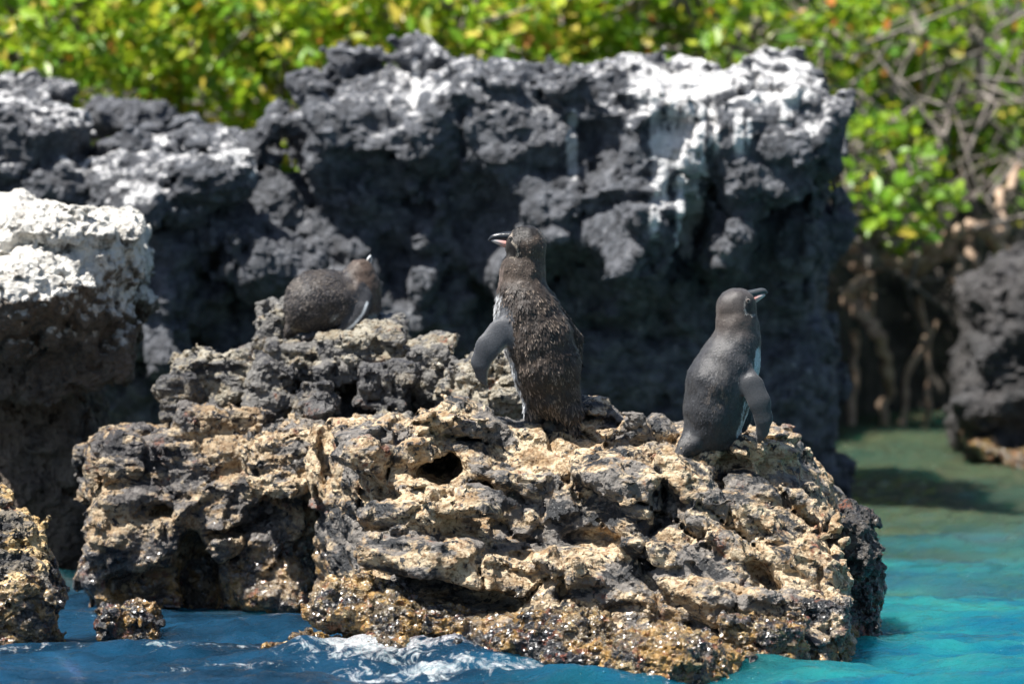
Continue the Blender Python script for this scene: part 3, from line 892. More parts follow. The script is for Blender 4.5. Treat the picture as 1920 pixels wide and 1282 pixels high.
def tube_arrays(pts, radii, sides=7):
    pts = np.asarray(pts, float); n = len(pts)
    V = []
    for i in range(n):
        d = pts[min(i + 1, n - 1)] - pts[max(i - 1, 0)]
        d = d / (np.linalg.norm(d) + 1e-9)
        a = np.cross(d, (0.31, 0.17, 0.93)); a /= np.linalg.norm(a) + 1e-9
        b_ = np.cross(d, a)
        for k in range(sides):
            th = 2 * math.pi * k / sides
            V.append(pts[i] + radii[i] * (math.cos(th) * a + math.sin(th) * b_))
    F = []
    for i in range(n - 1):
        for k in range(sides):
            k2 = (k + 1) % sides
            F.append((i * sides + k, i * sides + k2, (i + 1) * sides + k2, (i + 1) * sides + k))
    for base in (0, (n - 1) * sides):
        F.append((base, base + sides // 3, base + 2 * sides // 3, base + sides - 1))
    return np.array(V), np.array(F)


def tubes_mesh(name, lst, sides=7):
    VV, FF, o = [], [], 0
    for pts, rad in lst:
        V, F = tube_arrays(pts, rad, sides)
        VV.append(V); FF.append(F + o); o += len(V)
    return mesh_from(name, np.concatenate(VV), np.concatenate(FF), True)


LEAF_COLS = np.array(((0.30, 0.48, 0.03), (0.17, 0.36, 0.025), (0.08, 0.21, 0.02), (0.46, 0.52, 0.05), (0.68, 0.54, 0.09), (0.62, 0.20, 0.05)))


def leaves_mesh(name, C, N, U, L, W, rng, pcol):
    """pointed oval leaves, folded along the midrib"""
    n = len(C)
    N = N / np.linalg.norm(N, axis=1)[:, None]
    U = U - (U * N).sum(1)[:, None] * N
    U = U / (np.linalg.norm(U, axis=1)[:, None] + 1e-9)
    S = np.cross(N, U)
    L = L[:, None]; W = W[:, None]
    up = N * L * 0.07
    v = np.stack((C, C + U * L * 0.34 + S * W * 0.46 + up, C + U * L * 0.74 + S * W * 0.40 + up, C + U * L, C + U * L * 0.74 - S * W * 0.40 + up, C + U * L * 0.34 - S * W * 0.46 + up), 1)
    i = np.arange(n)[:, None] * 6
    F = np.stack((i + np.array((0, 1, 2, 3)), i + np.array((0, 3, 4, 5))), 1).reshape(-1, 4)
    me = mesh_from(name, v.reshape(-1, 3), F, False)
    k = rng.choice(len(LEAF_COLS), n, p=pcol)
    col = LEAF_COLS[k] * rng.uniform(0.75, 1.25, (n, 1))
    cattr(me, "col", np.repeat(col, 6, 0))
    return me


def rnd_unit(rng, n):
    v = rng.normal(size=(n, 3))
    return v / np.linalg.norm(v, axis=1)[:, None]


def mangrove(label, px, D, h, r, n_clump, seed, z0=None, lean=0.0, pcol=(0.30, 0.28, 0.17, 0.15, 0.08, 0.02), twigs=26, roots=(), zc=0.45, leafy=11, single=0, group="mangroves behind the lava wall"):
    rng = np.random.default_rng(seed)
    base = at(px, 40, D); x0, y0 = base[0], base[1]
    zb = float(bank_z(np.array(((x0, y0),)))[0]) - 0.06 if z0 is None else z0
    root = empty("mangrove_tree", (x0, y0, zb))
    # trunk: a few crooked stems
    stems, tips = [], []
    for i in range(3):
        a = rng.uniform(0, 6.28); q = rng.uniform(0.15, 0.5) * r
        end = np.array((x0 + lean + q * math.cos(a), y0 + q * math.sin(a), zb + h * rng.uniform(0.6, 0.9)))
        s0 = np.array((x0 + rng.normal() * 0.04, y0 + rng.normal() * 0.04, zb))
        pts = [s0 + (end - s0) * k / 6 + rng.normal(size=3) * 0.035 * (k > 0) for k in range(7)]
        stems.append((pts, [0.030 - 0.003 * k for k in range(7)]))
        tips += pts[2:]
    link("trunk", tubes_mesh("trunk", stems), M['bark'], root)
    # clumps of leaves at twig ends, through the whole crown volume
    u = rnd_unit(rng, n_clump); rad = rng.uniform(0.25, 1.0, n_clump) ** 0.5
    cc = np.array((x0 + lean, y0, zb + h * (zc + 1) / 2)) + u * rad[:, None] * np.array((r, r, h * (1 - zc) / 2 * 1.15))
    tips = np.array(tips)
    tw = []
    for c in cc[rng.permutation(n_clump)[:twigs]]:
        t0 = tips[np.argmin(((tips - c) ** 2).sum(1))]
        mid = (t0 + c) / 2 + rng.normal(size=3) * 0.05
        tw.append(([t0, (t0 + mid) / 2 + rng.normal(size=3) * 0.02, mid, c], [0.011, 0.009, 0.007, 0.003]))
    link("branch", tubes_mesh("branch", tw, 5), M['bark'], root)
    n = n_clump * leafy
    C = np.repeat(cc, leafy, 0) + rng.normal(size=(n, 3)) * 0.030
    U = np.repeat(u, leafy, 0) * 0.35 + rnd_unit(rng, n) + np.array((0, 0, 0.25))
    N = rnd_unit(rng, n) * 0.8 + np.array((0, -0.25, 0.75))
    L = rng.uniform(0.038, 0.074, n); W = L * rng.uniform(0.48, 0.62, n)
    cr = link("crown", leaves_mesh("crown", C, N, U, L, W, rng, pcol), M['leaf'], root)
    tag(cr, kind="stuff")
    if single:      # nearest big leaves one by one
        k = np.argsort(cc[:, 1])[:single]
        for c in cc[k]:
            o1 = c + rng.normal(size=3) * 0.03 + np.array((0, -0.03, 0))
            me = leaves_mesh("leaf", o1[None], np.array(((rng.normal() * 0.4, -0.7, 0.5),)), rnd_unit(rng, 1) + np.array((0, 0, 0.5)), np.array((rng.uniform(0.07, 0.095),)), np.array((0.046,)), rng, pcol)
            link("leaf", me, M['leaf'], root)
    for pts, rads in roots:
        link("root", tubes_mesh("root", [(pts, rads)]), M['root'], root)
    tag(root, label, "mangrove", group)
    return root


def spline(ctrl, r0, r1, rng, n=5):
    P = [np.array(at(*c)) for c in ctrl]
    pts = []
    for a_, b_ in zip(P[:-1], P[1:]):
        for k in range(n): pts.append(a_ + (b_ - a_) * k / n + rng.normal(size=3) * 0.008)
    pts.append(P[-1])
    m = len(pts)
    return pts, [r0 + (r1 - r0) * i / (m - 1) + rng.normal() * 0.002 for i in range(m)]


rr = np.random.default_rng(3)
BUSHES = [
    ("lime green mangrove bush above the dark craggy rock", 60, 17.6, 0.95, 0.62, 330, 101, 0.10, (0.34, 0.26, 0.10, 0.20, 0.09, 0.01)),
    ("mangrove bush with a dark twiggy gap over the pitted rock", 330, 18.2, 0.95, 0.50, 200, 102, 0.35, (0.30, 0.28, 0.15, 0.17, 0.08, 0.02)),
    ("mangrove bush with broad yellowing leaves in the notch of the lava wall", 560, 17.9, 0.95, 0.52, 260, 103, 0.05, (0.28, 0.24, 0.12, 0.18, 0.16, 0.02)),
    ("yellow-green mangrove bush behind the highest knob of the lava wall", 830, 18.0, 1.0, 0.58, 330, 104, 0.30, (0.26, 0.20, 0.08, 0.26, 0.18, 0.02)),
    ("green mangrove bush behind the middle of the lava wall top", 1080, 18.4, 1.1, 0.52, 240, 105, 0.30, (0.30, 0.30, 0.16, 0.14, 0.07, 0.03)),
    ("thin twiggy mangrove behind the white-splashed end of the lava wall", 1330, 18.3, 1.15, 0.55, 170, 106, 0.30, (0.30, 0.28, 0.22, 0.11, 0.06, 0.03)),
    ("sparse grey-twigged mangrove beside the end of the lava wall", 1560, 19.1, 1.25, 0.52, 170, 107, 0.30, (0.28, 0.30, 0.25, 0.10, 0.04, 0.03)),
    ("mangrove with a few orange leaves over the dark root hollow", 1800, 19.2, 1.35, 0.60, 270, 108, 0.34, (0.30, 0.32, 0.24, 0.06, 0.04, 0.04)),
    ("mangrove bush at the far outer end of the bank, past the dark craggy rock", -330, 18.0, 1.1, 0.60, 200, 109, 0.10, (0.32, 0.28, 0.14, 0.17, 0.08, 0.01)),
    ("mangrove rising behind the dark rock across the water", 2110, 19.0, 1.4, 0.60, 200, 110, 0.25, (0.30, 0.32, 0.24, 0.06, 0.04, 0.04)),
]
for lab, px, D, h, r, nc, sd, zc, pc in BUSHES:
    rts = []
    if sd == 108:
        for ctrl, a_, b_ in (([(1700, 520, 18.3), (1750, 470, 18.2), (1800, 432, 18.15), (1850, 425, 18.2), (1880, 470, 18.3), (1930, 520, 18.5)], 0.034, 0.024),
                             ([(1800, 432, 18.3), (1830, 500, 18.2), (1880, 530, 18.3)], 0.02, 0.014), ([(1800, 480, 18.2), (1790, 530, 18.1)], 0.02, 0.016),
                             ([(1905, 300, 18.6), (1880, 380, 18.4), (1870, 440, 18.3)], 0.018, 0.02)):
            rts.append(spline(ctrl, a_, b_, rr))
    if sd == 107:
        for ctrl, a_, b_ in (([(1590, 500, 18.3), (1660, 492, 18.2), (1740, 490, 18.2), (1790, 470, 18.3)], 0.022, 0.028), ([(1590, 560, 18.2), (1620, 590, 18.1), (1655, 640, 18.1), (1665, 720, 18.2), (1650, 815, 18.3)], 0.030, 0.018),
                             ([(1650, 480, 18.3), (1700, 430, 18.3), (1740, 400, 18.5)], 0.024, 0.016), ([(1590, 545, 18.1), (1630, 525, 18.1), (1632, 590, 18.2)], 0.026, 0.016),
                             ([(1590, 470, 18.3), (1640, 455, 18.2), (1655, 425, 18.3)], 0.020, 0.015), ([(1720, 560, 18.5), (1740, 640, 18.5), (1735, 800, 18.5)], 0.014, 0.012),
                             ([(1760, 600, 18.7), (1700, 700, 18.6), (1690, 810, 18.5)], 0.014, 0.012), ([(1600, 620, 18.3), (1605, 720, 18.3), (1590, 830, 18.2)], 0.016, 0.014)):
            rts.append(spline(ctrl, a_, b_, rr))
    mangrove(lab, px, D, h, r, nc, sd, zc=zc, pcol=pc, roots=rts, twigs=60 if sd in (106, 107, 102) else 34, single=16)
mangrove("bright green low mangrove shoot hanging beside the dark end of the lava wall", 1665, 18.0, 0.55, 0.26, 46, 120, z0=0.62, zc=0.15, pcol=(0.30, 0.42, 0.16, 0.06, 0.06, 0.0), twigs=18, leafy=7, single=24)

# the mangrove wood farther back reads as one mass
rng = np.random.default_rng(55)
n = 20000
C = np.stack((rng.uniform(-4.6, 4.8, n), rng.uniform(7.9, 10.8, n), rng.uniform(0.35, 2.7, n)), 1)
keep = vnoise(C.astype(f32) * f32(2.6), 4) > -0.35
C = C[keep]; n = len(C)
N = rnd_unit(rng, n) * 0.8 + np.array((0, -0.3, 0.7)); U = rnd_unit(rng, n)
L = rng.uniform(0.06, 0.11, n)
tag(link("mangrove_wood", leaves_mesh("mangrove_wood", C, N, U, L, L * 0.55, rng, (0.24, 0.34, 0.30, 0.08, 0.03, 0.01)), M['leaf'], loc=(0, 9, 0.3)),
    "dense shaded mangrove foliage filling the background", "mangroves", kind="stuff")
tw = []
for i in range(430):
    a_ = np.array((rng.uniform(-2.4, 2.6), rng.uniform(6.2, 8.6), rng.uniform(0.5, 1.5)))
    if rng.random() < 0.6: a_[0] = rng.uniform(0.7, 2.4); a_[1] = rng.uniform(5.9, 7.4)
    d_ = rnd_unit(rng, 1)[0] * np.array((1, 0.5, 0.9)); l_ = rng.uniform(0.2, 0.7)
    mid = a_ + d_ * l_ * 0.5 + rng.normal(size=3) * 0.03
    tw.append(([a_, mid, a_ + d_ * l_], [0.009, 0.007, 0.003]))
tag(link("dead_twigs", tubes_mesh("dead_twigs", tw, 4), M['bark'], loc=(0, 7.5, 0.5)), "tangle of bare grey twigs among the mangrove leaves", "twigs", kind="stuff")

# ------------------------------------------------------------------ penguins
for nm, rg, sp in (('plumage', 0.50, 0.35), ('sleek', 0.44, 0.40)):
    t = NT("penguin_" + nm); p = t.pos(); c = t.attr("col", "Color")
    c = t.mix(t.ramp(t.noise(p, 260.0, 3.0), 0.35, 0.65, 0.0, 0.35), c, (0.0, 0.0, 0.0), 'MIX')
    M[nm] = t.surf(t.bsdf(color=c, rough=rg, spec=sp, sheen=0.06, normal=t.bump(t.noise(p, 420.0, 3.0), 0.35, 0.004)))
t = NT("penguin_beak"); c = t.attr("col", "Color")
M['beak'] = t.surf(t.bsdf(color=c, rough=0.28, spec=0.5, normal=t.bump(t.noise(t.pos(), 300.0, 3.0), 0.2, 0.002)))
t = NT("penguin_eye")
M['eye'] = t.surf(t.bsdf(color=(0.02, 0.012, 0.008, 1), rough=0.06, coat=1.0))
t = NT("penguin_eyering")
M['eyering'] = t.surf(t.bsdf(color=(0.30, 0.25, 0.22, 1), rough=0.5))
t = NT("penguin_foot"); p = t.pos()
M['foot'] = t.surf(t.bsdf(color=t.mix(t.ramp(t.noise(p, 120.0, 3.0), 0.4, 0.6), (0.016, 0.016, 0.018), (0.06, 0.055, 0.055)), rough=0.5, normal=t.bump(t.noise(p, 200.0, 3.0), 0.5, 0.004)))


class Bird:
    """a bird laid out in photo pixels at its own distance: u right, w away from the viewer, v down"""

    def __init__(self, o, D):
        self.o = o; self.D = D; self.s = D / FPX; self.org = at(o[0], o[1], D); self.shift = np.zeros(3)

    def world(self, Q):     # Q columns u, w, -v
        return ((Q - np.array((self.o[0], 0, -self.o[1]))) * self.s + self.org + self.shift).astype(f32)


def q3(u, v, w=0.0):
    return np.array((u, w, -v), f32)


def sdf_mesh(lo, hi, h, fn):
    n = np.ceil((np.array(hi) - np.array(lo)) / h).astype(int) + 1
    ax = [np.arange(n[a], dtype=f32) * f32(h) + f32(lo[a]) for a in range(3)]
    P = np.stack(np.meshgrid(*ax, indexing='ij'), -1).reshape(-1, 3)
    return surface_nets(fn(P).reshape(n), np.array(lo), h)


def chain(P, pts, ky=1.0, k=10.0, c0=None):
    """tapering limb through (u, v, w, radius) points; ky>1 flattens it along the depth axis"""
    d = None
    S = P * np.array((1, ky, 1), f32)
    for a_, b_ in zip(pts[:-1], pts[1:]):
        A = q3(a_[0], a_[1], a_[2]) * np.array((1, ky, 1), f32); B_ = q3(b_[0], b_[1], b_[2]) * np.array((1, ky, 1), f32)
        e_ = sd_seg(S, A, B_, a_[3], b_[3])
        d = e_ if d is None else smin(d, e_, k)
    return d / (ky ** 0.5)


def loft(bird, rings, sides=10):
    """rings of (u, v, w, half height, half width) along a beak"""
    pts = [q3(r[0], r[1], r[2]).astype(float) for r in rings]
    V = []
    n = len(rings)
    for i, r in enumerate(rings):
        d = pts[min(i + 1, n - 1)] - pts[max(i - 1, 0)]; d /= np.linalg.norm(d)
        side = np.cross(d, (0, 0, 1.0)); side /= np.linalg.norm(side) + 1e-9
        upv = np.cross(side, d)
        for k in range(sides):
            th = 2 * math.pi * k / sides
            V.append(pts[i] + upv * math.sin(th) * r[3] + side * math.cos(th) * r[4])
    F = [(i * sides + k, i * sides + (k + 1) % sides, (i + 1) * sides + (k + 1) % sides, (i + 1) * sides + k) for i in range(n - 1) for k in range(sides)]
    return np.array(V), np.array(F)


def poly_dist(u, v, line):
    d = np.full(len(u), 1e9)
    for (a0, a1), (b0, b1) in zip(line[:-1], line[1:]):
        ax_, ay_ = b0 - a0, b1 - a1
        tt = np.clip(((u - a0) * ax_ + (v - a1) * ay_) / (ax_ * ax_ + ay_ * ay_), 0, 1)
        d = np.minimum(d, np.hypot(u - a0 - tt * ax_, v - a1 - tt * ay_))
    return d


def lerp(a_, b_, t_):
    return a_ + (np.asarray(b_) - a_) * t_[:, None]


def feathers(bird, Q, Nq, F, colfn, tail, rng, n, size, skip, lift, pale, parent, mat):
    """overlapping small feathers laid over the body, tips towards the tail"""
    a_, b_, c_ = Q[F[:, 0]], Q[F[:, 1]], Q[F[:, 2]]
    area = np.linalg.norm(np.cross(b_ - a_, c_ - a_), axis=1)
    f = rng.choice(len(F), n, p=area / area.sum())
    w1 = rng.random((n, 1)); w2 = rng.random((n, 1))
    C = Q[F[f, 0]] * (1 - w1) * (1 - w2) + Q[F[f, 1]] * w1 * (1 - w2) + Q[F[f, 2]] * w1 * w2 + Q[F[f, 3]] * (1 - w1) * w2
    N = Nq[F[f, 0]]
    keep = ~skip(C)
    C, N = C[keep], N[keep]; n = len(C)
    T = np.asarray(tail(C), float) + rng.normal(size=(n, 3)) * 0.28
    T = T - (T * N).sum(1)[:, None] * N
    T /= np.linalg.norm(T, axis=1)[:, None] + 1e-9
    S = np.cross(N, T)
    L, W = size(C, rng)
    L = L[:, None]; W = W[:, None]
    lf = lift * rng.uniform(0.5, 1.5, (n, 1))
    v = np.stack((C - N * 0.4, C + T * L * 0.55 + S * W * 0.5 + N * L * lf * 0.35, C + T * L + N * L * lf, C + T * L * 0.55 - S * W * 0.5 + N * L * lf * 0.35), 1)
    col = colfn(C, N)
    col = col * rng.uniform(0.7, 1.35, (n, 1))
    cv = np.repeat(col[:, None, :], 4, 1)
    tipc = pale(C, col, rng)
    cv[:, 2] = tipc; cv[:, 1] = cv[:, 1] * 0.6 + tipc * 0.4; cv[:, 3] = cv[:, 3] * 0.85
    me = mesh_from("feathers", bird.world(v.reshape(-1, 3)), np.arange(n * 4).reshape(n, 4), False)
    cattr(me, "col", cv.reshape(-1, 3))
    o = link("feathers", me, M[mat], parent)
    tag(o, kind="stuff")
    return o


def build_penguin(label, bird, lo, hi, h, fn, colfn, beak_up, beak_low, beak_cols, eye, feet, feather_args, seed, mat='plumage'):
    rng = np.random.default_rng(seed)
    Q, F = sdf_mesh(lo, hi, h, fn)
    tmp = mesh_from("body", Q, F, True)
    Nq = normals_of(tmp).copy(); bpy.data.meshes.remove(tmp)
    root = empty("penguin", bird.org + bird.shift)
    me = mesh_from("body", bird.world(Q), F, True)
    cattr(me, "col", colfn(Q, Nq))
    link("body", me, M[mat], root)
    feathers(bird, Q, Nq, F, colfn, parent=root, rng=rng, mat=mat, **feather_args)
    for nm, rings, cf in (("upper_beak", beak_up, beak_cols[0]), ("lower_beak", beak_low, beak_cols[1])):
        if not rings: continue
        V, FF = catmull(*loft(bird, rings))
        me = mesh_from(nm, bird.world(V), FF, True)
        cattr(me, "col", np.array([cf(x) for x in V]))
        link(nm, me, M['beak'], root)
    for (eu, ev, er) in eye:
        near = Q[(np.abs(Q[:, 0] - eu) < 4) & (np.abs(Q[:, 2] + ev) < 4)]
        ew = near[:, 1].min()
        for nm, rad, off, m in (("eye", er, 0.0, 'eye'),):
            V, FF = sdf_mesh((eu - 9, ew - 9, -ev - 9), (eu + 9, ew + 9, -ev + 9), 0.8, lambda P: np.sqrt(((P - q3(eu, ev, ew + 0.6)) ** 2).sum(1)) - er)
            eo = link("eye", mesh_from("eye", bird.world(V), FF, True), M['eye'], root)
        th = np.linspace(0, 2 * math.pi, 15)
        V, FF = tube_arrays([q3(eu + (er + .3) * math.cos(x), ev + (er + .3) * math.sin(x), ew - 0.6) for x in th], [0.75] * 15, 5)
        link("eye_ring", mesh_from("eye_ring", bird.world(V), FF, True), M['eyering'], root)
    for toes in feet:
        def ff(P):
            d = None
            for ch in toes:
                e_ = chain(P, ch, 1.0, 3.0)
                d = e_ if d is None else smin(d, e_, 5.0)
            return d
        allp = np.array([q3(a_[0], a_[1], a_[2]) for ch in toes for a_ in ch])
        V, FF = sdf_mesh(allp.min(0) - 14, allp.max(0) + 14, 1.5, ff)
        link("foot", mesh_from("foot", bird.world(V), FF, True), M['foot'], root)
    tag(root, label, "penguin", "penguins on the rocks")
    return root


def blackbeak(x):
    return np.array((0.02, 0.022, 0.026))


# --- the moulting brown penguin, back to the viewer, looking left
P1 = Bird((1000, 800), 12.12)
p1_flip = [(958, 612, -36, 22), (938, 630, -46, 26), (915, 655, -52, 24), (902, 682, -50, 19), (903, 706, -46, 12), (911, 726, -42, 5)]


def p1_sdf(P):
    d = sd_ell(P, q3(987, 466, 0), (37, 36, 37), rotm())
    d = smin(d, sd_ell(P, q3(966, 465, 0), (19, 23, 22), rotm()), 8)
    d = smin(d, chain(P, [(989, 478, 2, 34), (982, 515, 4, 40), (981, 540, 4, 42)], 1.02, 8), 6)
    d = smin(d, sd_ell(P, q3(958, 522, 12), (20, 26, 30), rotm()), 8)
    d = smin(d, chain(P, [(981, 566, 0, 50), (990, 590, 0, 57), (1008, 640, 0, 64), (1024, 695, 2, 64), (1032, 738, 6, 53)], 0.98, 10), 9)
    d = smin(d, sd_ell(P, q3(966, 602, 26), (38, 44, 58), rotm()), 18)
    d = smin(d, chain(P, [(1002, 730, 4, 30), (999, 775, -4, 17), (998, 796, -6, 13)], 1.0, 8), 12)
    d = smin(d, chain(P, [(1035, 730, 34, 30), (1026, 775, 30, 17), (1022, 800, 28, 13)], 1.0, 8), 12)
    d = smin(d, chain(P, [(1045, 735, -8, 40), (1066, 775, -14, 25), (1078, 812, -18, 9)], 1.25, 8), 14)
    d = d + 1.5 * vnoise(P / np.array((9, 9, 15), f32), 3) + 1.6 * vnoise(P / f32(24), 5)
    d = smin(d, chain(P, p1_flip, 3.6, 4), 10)
    return smin(d, chain(P, [(1040, 600, 60, 20), (1075, 650, 78, 20), (1078, 700, 74, 14), (1070, 735, 70, 5)], 2.4, 4), 6)


p1_belly = np.array((-0.80, 0.60, 0.0))


def p1_col(Q, N):
    u, w, v = Q[:, 0], Q[:, 1], -Q[:, 2]
    n = vnoise(Q.astype(f32) / f32(9), 2); n2 = vnoise(Q.astype(f32) / f32(22), 5)
    col = np.tile(np.array((0.036, 0.027, 0.022)), (len(Q), 1))
    col = lerp(col, (0.066, 0.047, 0.035), sstep(0.0, 0.6, n2) * 0.8)
    head = sstep(545, 525, v)
    col = lerp(col, (0.082, 0.060, 0.046), head * 0.8)
    crown = head * sstep(466, 446, v + n * 6 + np.maximum(u - 985, 0) * 0.35)
    col = lerp(col, (0.009, 0.008, 0.008), crown * 0.95)
    face = np.exp(-(((u - 960) / 15) ** 2 + ((v - 470) / 17) ** 2))
    col = lerp(col, (0.008, 0.007, 0.007), np.clip(face * 1.6, 0, 1) * head)
    ln = poly_dist(u, v, [(962, 438), (958, 448), (960, 460), (967, 466), (972, 478), (966, 488), (956, 489)])
    col = lerp(col, (0.42, 0.36, 0.29), sstep(2.2, 0.8, ln + n * 1.2) * (w < 0) * 0.6)
    belly = sstep(0.34, 0.48, (N * p1_belly).sum(1) + n * 0.10) * sstep(548, 566, v) * sstep(800, 780, v)
    col = lerp(col, (0.62, 0.64, 0.66), belly)
    col = lerp(col, (0.30, 0.22, 0.19), sstep(0.4, 0.7, (N * p1_belly).sum(1)) * sstep(500, 515, v) * sstep(556, 540, v) * 0.5)
    fl = sstep(14, 9, chain(Q.astype(f32), p1_flip, 3.6, 4)) * (u < 962 + n * 3) * (w < -14)
    col = lerp(col, (0.072, 0.077, 0.088), fl)
    edge = fl * sstep(0.30, 0.6, N[:, 0]) * (v > 640)
    col = lerp(col, (0.42, 0.40, 0.33), edge * 0.8)  # sunlit rim along the flipper's inner edge, painted pale
    col = lerp(col, (0.02, 0.021, 0.023), sstep(772, 782, v) * (u < 1040))
    tailm = sstep(785, 800, v) * (u > 1045)
    return lerp(col, (0.014, 0.015, 0.018), tailm)


def p1_pale(C, col, rng):
    v = -C[:, 2]
    k = sstep(-0.25, 0.6, fbm(C.astype(f32) / np.array((22, 22, 34), f32), 2, 4) * 1.6)
    prob = np.where(v < 545, 0.06 + 0.20 * sstep(985, 1010, C[:, 0]), 0.05 + 0.45 * k) + 0.30 * sstep(715, 760, v)
    prob = prob * (1 - 0.9 * (v < 460) * (C[:, 0] < 1000))
    m = rng.random(len(C)) < prob
    pal = np.array((0.30, 0.235, 0.185)) * rng.uniform(0.3, 1.3, (len(C), 1))
    return np.where(m[:, None], np.maximum(pal, col), col * 0.8)


def pinklow(x0, x1):
    def f(x):
        k = np.clip((x[0] - x0) / (x1 - x0), 0, 1)
        return (1 - k) * np.array((0.62, 0.27, 0.22)) + k * np.array((0.45, 0.43, 0.42))
    return f


def seat(bird, feet_uv, sink=0.002):
    """stand the bird on the rock below its feet"""
    dg = bpy.context.evaluated_depsgraph_get()
    zs = []
    for u, v, w in feet_uv:
        c = bird.world(q3(u, v, w)[None])[0]
        hit, loc, *_ = SC.ray_cast(dg, (float(c[0]), float(c[1]), 2.2), (0, 0, -1))
        if hit: zs.append(loc.z - float(c[2]))
    if zs: bird.shift = np.array((0, 0, float(np.clip(np.mean(zs) - sink, -0.05, 0.05))))


seat(P1, [(998, 806, -6), (1022, 806, 28)])
build_penguin("moulting brown penguin standing with its back turned, head turned towards the white boulder", P1, (870, -95, -830), (1112, 110, -420), 2.7, p1_sdf, p1_col,
              [(964, 450, 0, 10, 11), (950, 449.5, 0, 8.5, 9.5), (938, 449.5, 0, 7.5, 8), (928, 450.5, 0, 6.5, 6.5), (921, 453, 0, 5, 4.6), (915, 458, 0, 1.4, 1.4)],
              [(964, 465, 0, 10, 11), (950, 463.5, 0, 9, 9.2), (938, 460.5, 0, 7, 7.6), (928, 457.5, 0, 5, 5.6), (921, 457, 0, 2, 2.4)],
              (blackbeak, pinklow(950, 930)), [(957, 452, 3.0)],
              [[[(998, 790, -6, 11), (992, 802, -6, 9), (968, 807, -10, 5)], [(992, 802, -6, 8), (970, 806, 6, 5)], [(992, 802, -8, 8), (974, 808, -26, 5)]],
               [[(1022, 792, 28, 11), (1016, 803, 28, 9), (992, 808, 26, 5)], [(1016, 803, 28, 8), (996, 807, 42, 5)]]],
              dict(tail=lambda C: np.tile((0.22, 0.0, -1.0), (len(C), 1)), n=15000,
                   size=lambda C, rng: ((np.where(-C[:, 2] < 540, 4.5, 8.5) + 6.0 * sstep(715, 780, -C[:, 2])) * rng.uniform(0.5, 1.6, len(C)), np.where(-C[:, 2] < 540, 2.2, 3.4) * rng.uniform(0.5, 1.4, len(C))),
                   skip=lambda C: (chain(C.astype(f32), p1_flip, 3.6, 4) < 3) & (C[:, 1] < -22) & (C[:, 0] < 962) | ((C[:, 0] < 962) & (-C[:, 2] < 480)) | (-C[:, 2] > 786) & (C[:, 0] < 1040),
                   lift=0.12, pale=p1_pale), 11)

# --- the sleek grey penguin, back to the viewer, looking right
P2 = Bird((1370, 828), 12.05)
p2_flip = [(1400, 698, -44, 17), (1408, 716, -54, 22), (1421, 745, -58, 21), (1429, 775, -56, 17), (1427, 800, -52, 12), (1422, 815, -48, 7)]


def p2_sdf(P):
    d = sd_ell(P, q3(1379, 568, 0), (36, 34, 34), rotm())
    d = smin(d, sd_ell(P, q3(1398, 560, 0), (17, 20, 19), rotm()), 8)
    d = smin(d, sd_ell(P, q3(1405, 577, 0), (11, 14, 12), rotm()), 6)
    d = smin(d, chain(P, [(1377, 580, 0, 35), (1381, 606, 0, 39), (1384, 626, 0, 41)], 1.02, 8), 6)
    d = smin(d, chain(P, [(1378, 648, 0, 48), (1366, 676, 0, 55), (1350, 714, 0, 62), (1340, 766, 0, 58), (1336, 800, 0, 46)], 1.0, 12), 10)
    d = smin(d, sd_ell(P, q3(1389, 678, 22), (34, 44, 46), rotm()), 16)
    d = smin(d, chain(P, [(1352, 775, -8, 30), (1364, 806, -14, 16), (1370, 826, -16, 12)], 1.0, 8), 12)
    d = smin(d, chain(P, [(1362, 775, 26, 26), (1374, 806, 26, 15), (1380, 824, 26, 12)], 1.0, 8), 10)
    d = smin(d, chain(P, [(1322, 790, 0, 36), (1294, 828, -22, 22), (1258, 862, -40, 7)], 1.0, 8), 14)
    d = d + 0.9 * vnoise(P / np.array((9, 9, 18), f32), 3) + 1.3 * vnoise(P / f32(22), 5)
    d = smin(d, chain(P, p2_flip, 3.4, 4), 9)
    return smin(d, chain(P, [(1398, 700, 62, 16), (1406, 745, 72, 18), (1400, 785, 70, 13), (1396, 806, 68, 7)], 3.0, 4), 5)


p2_belly = np.array((0.80, 0.60, 0.0))


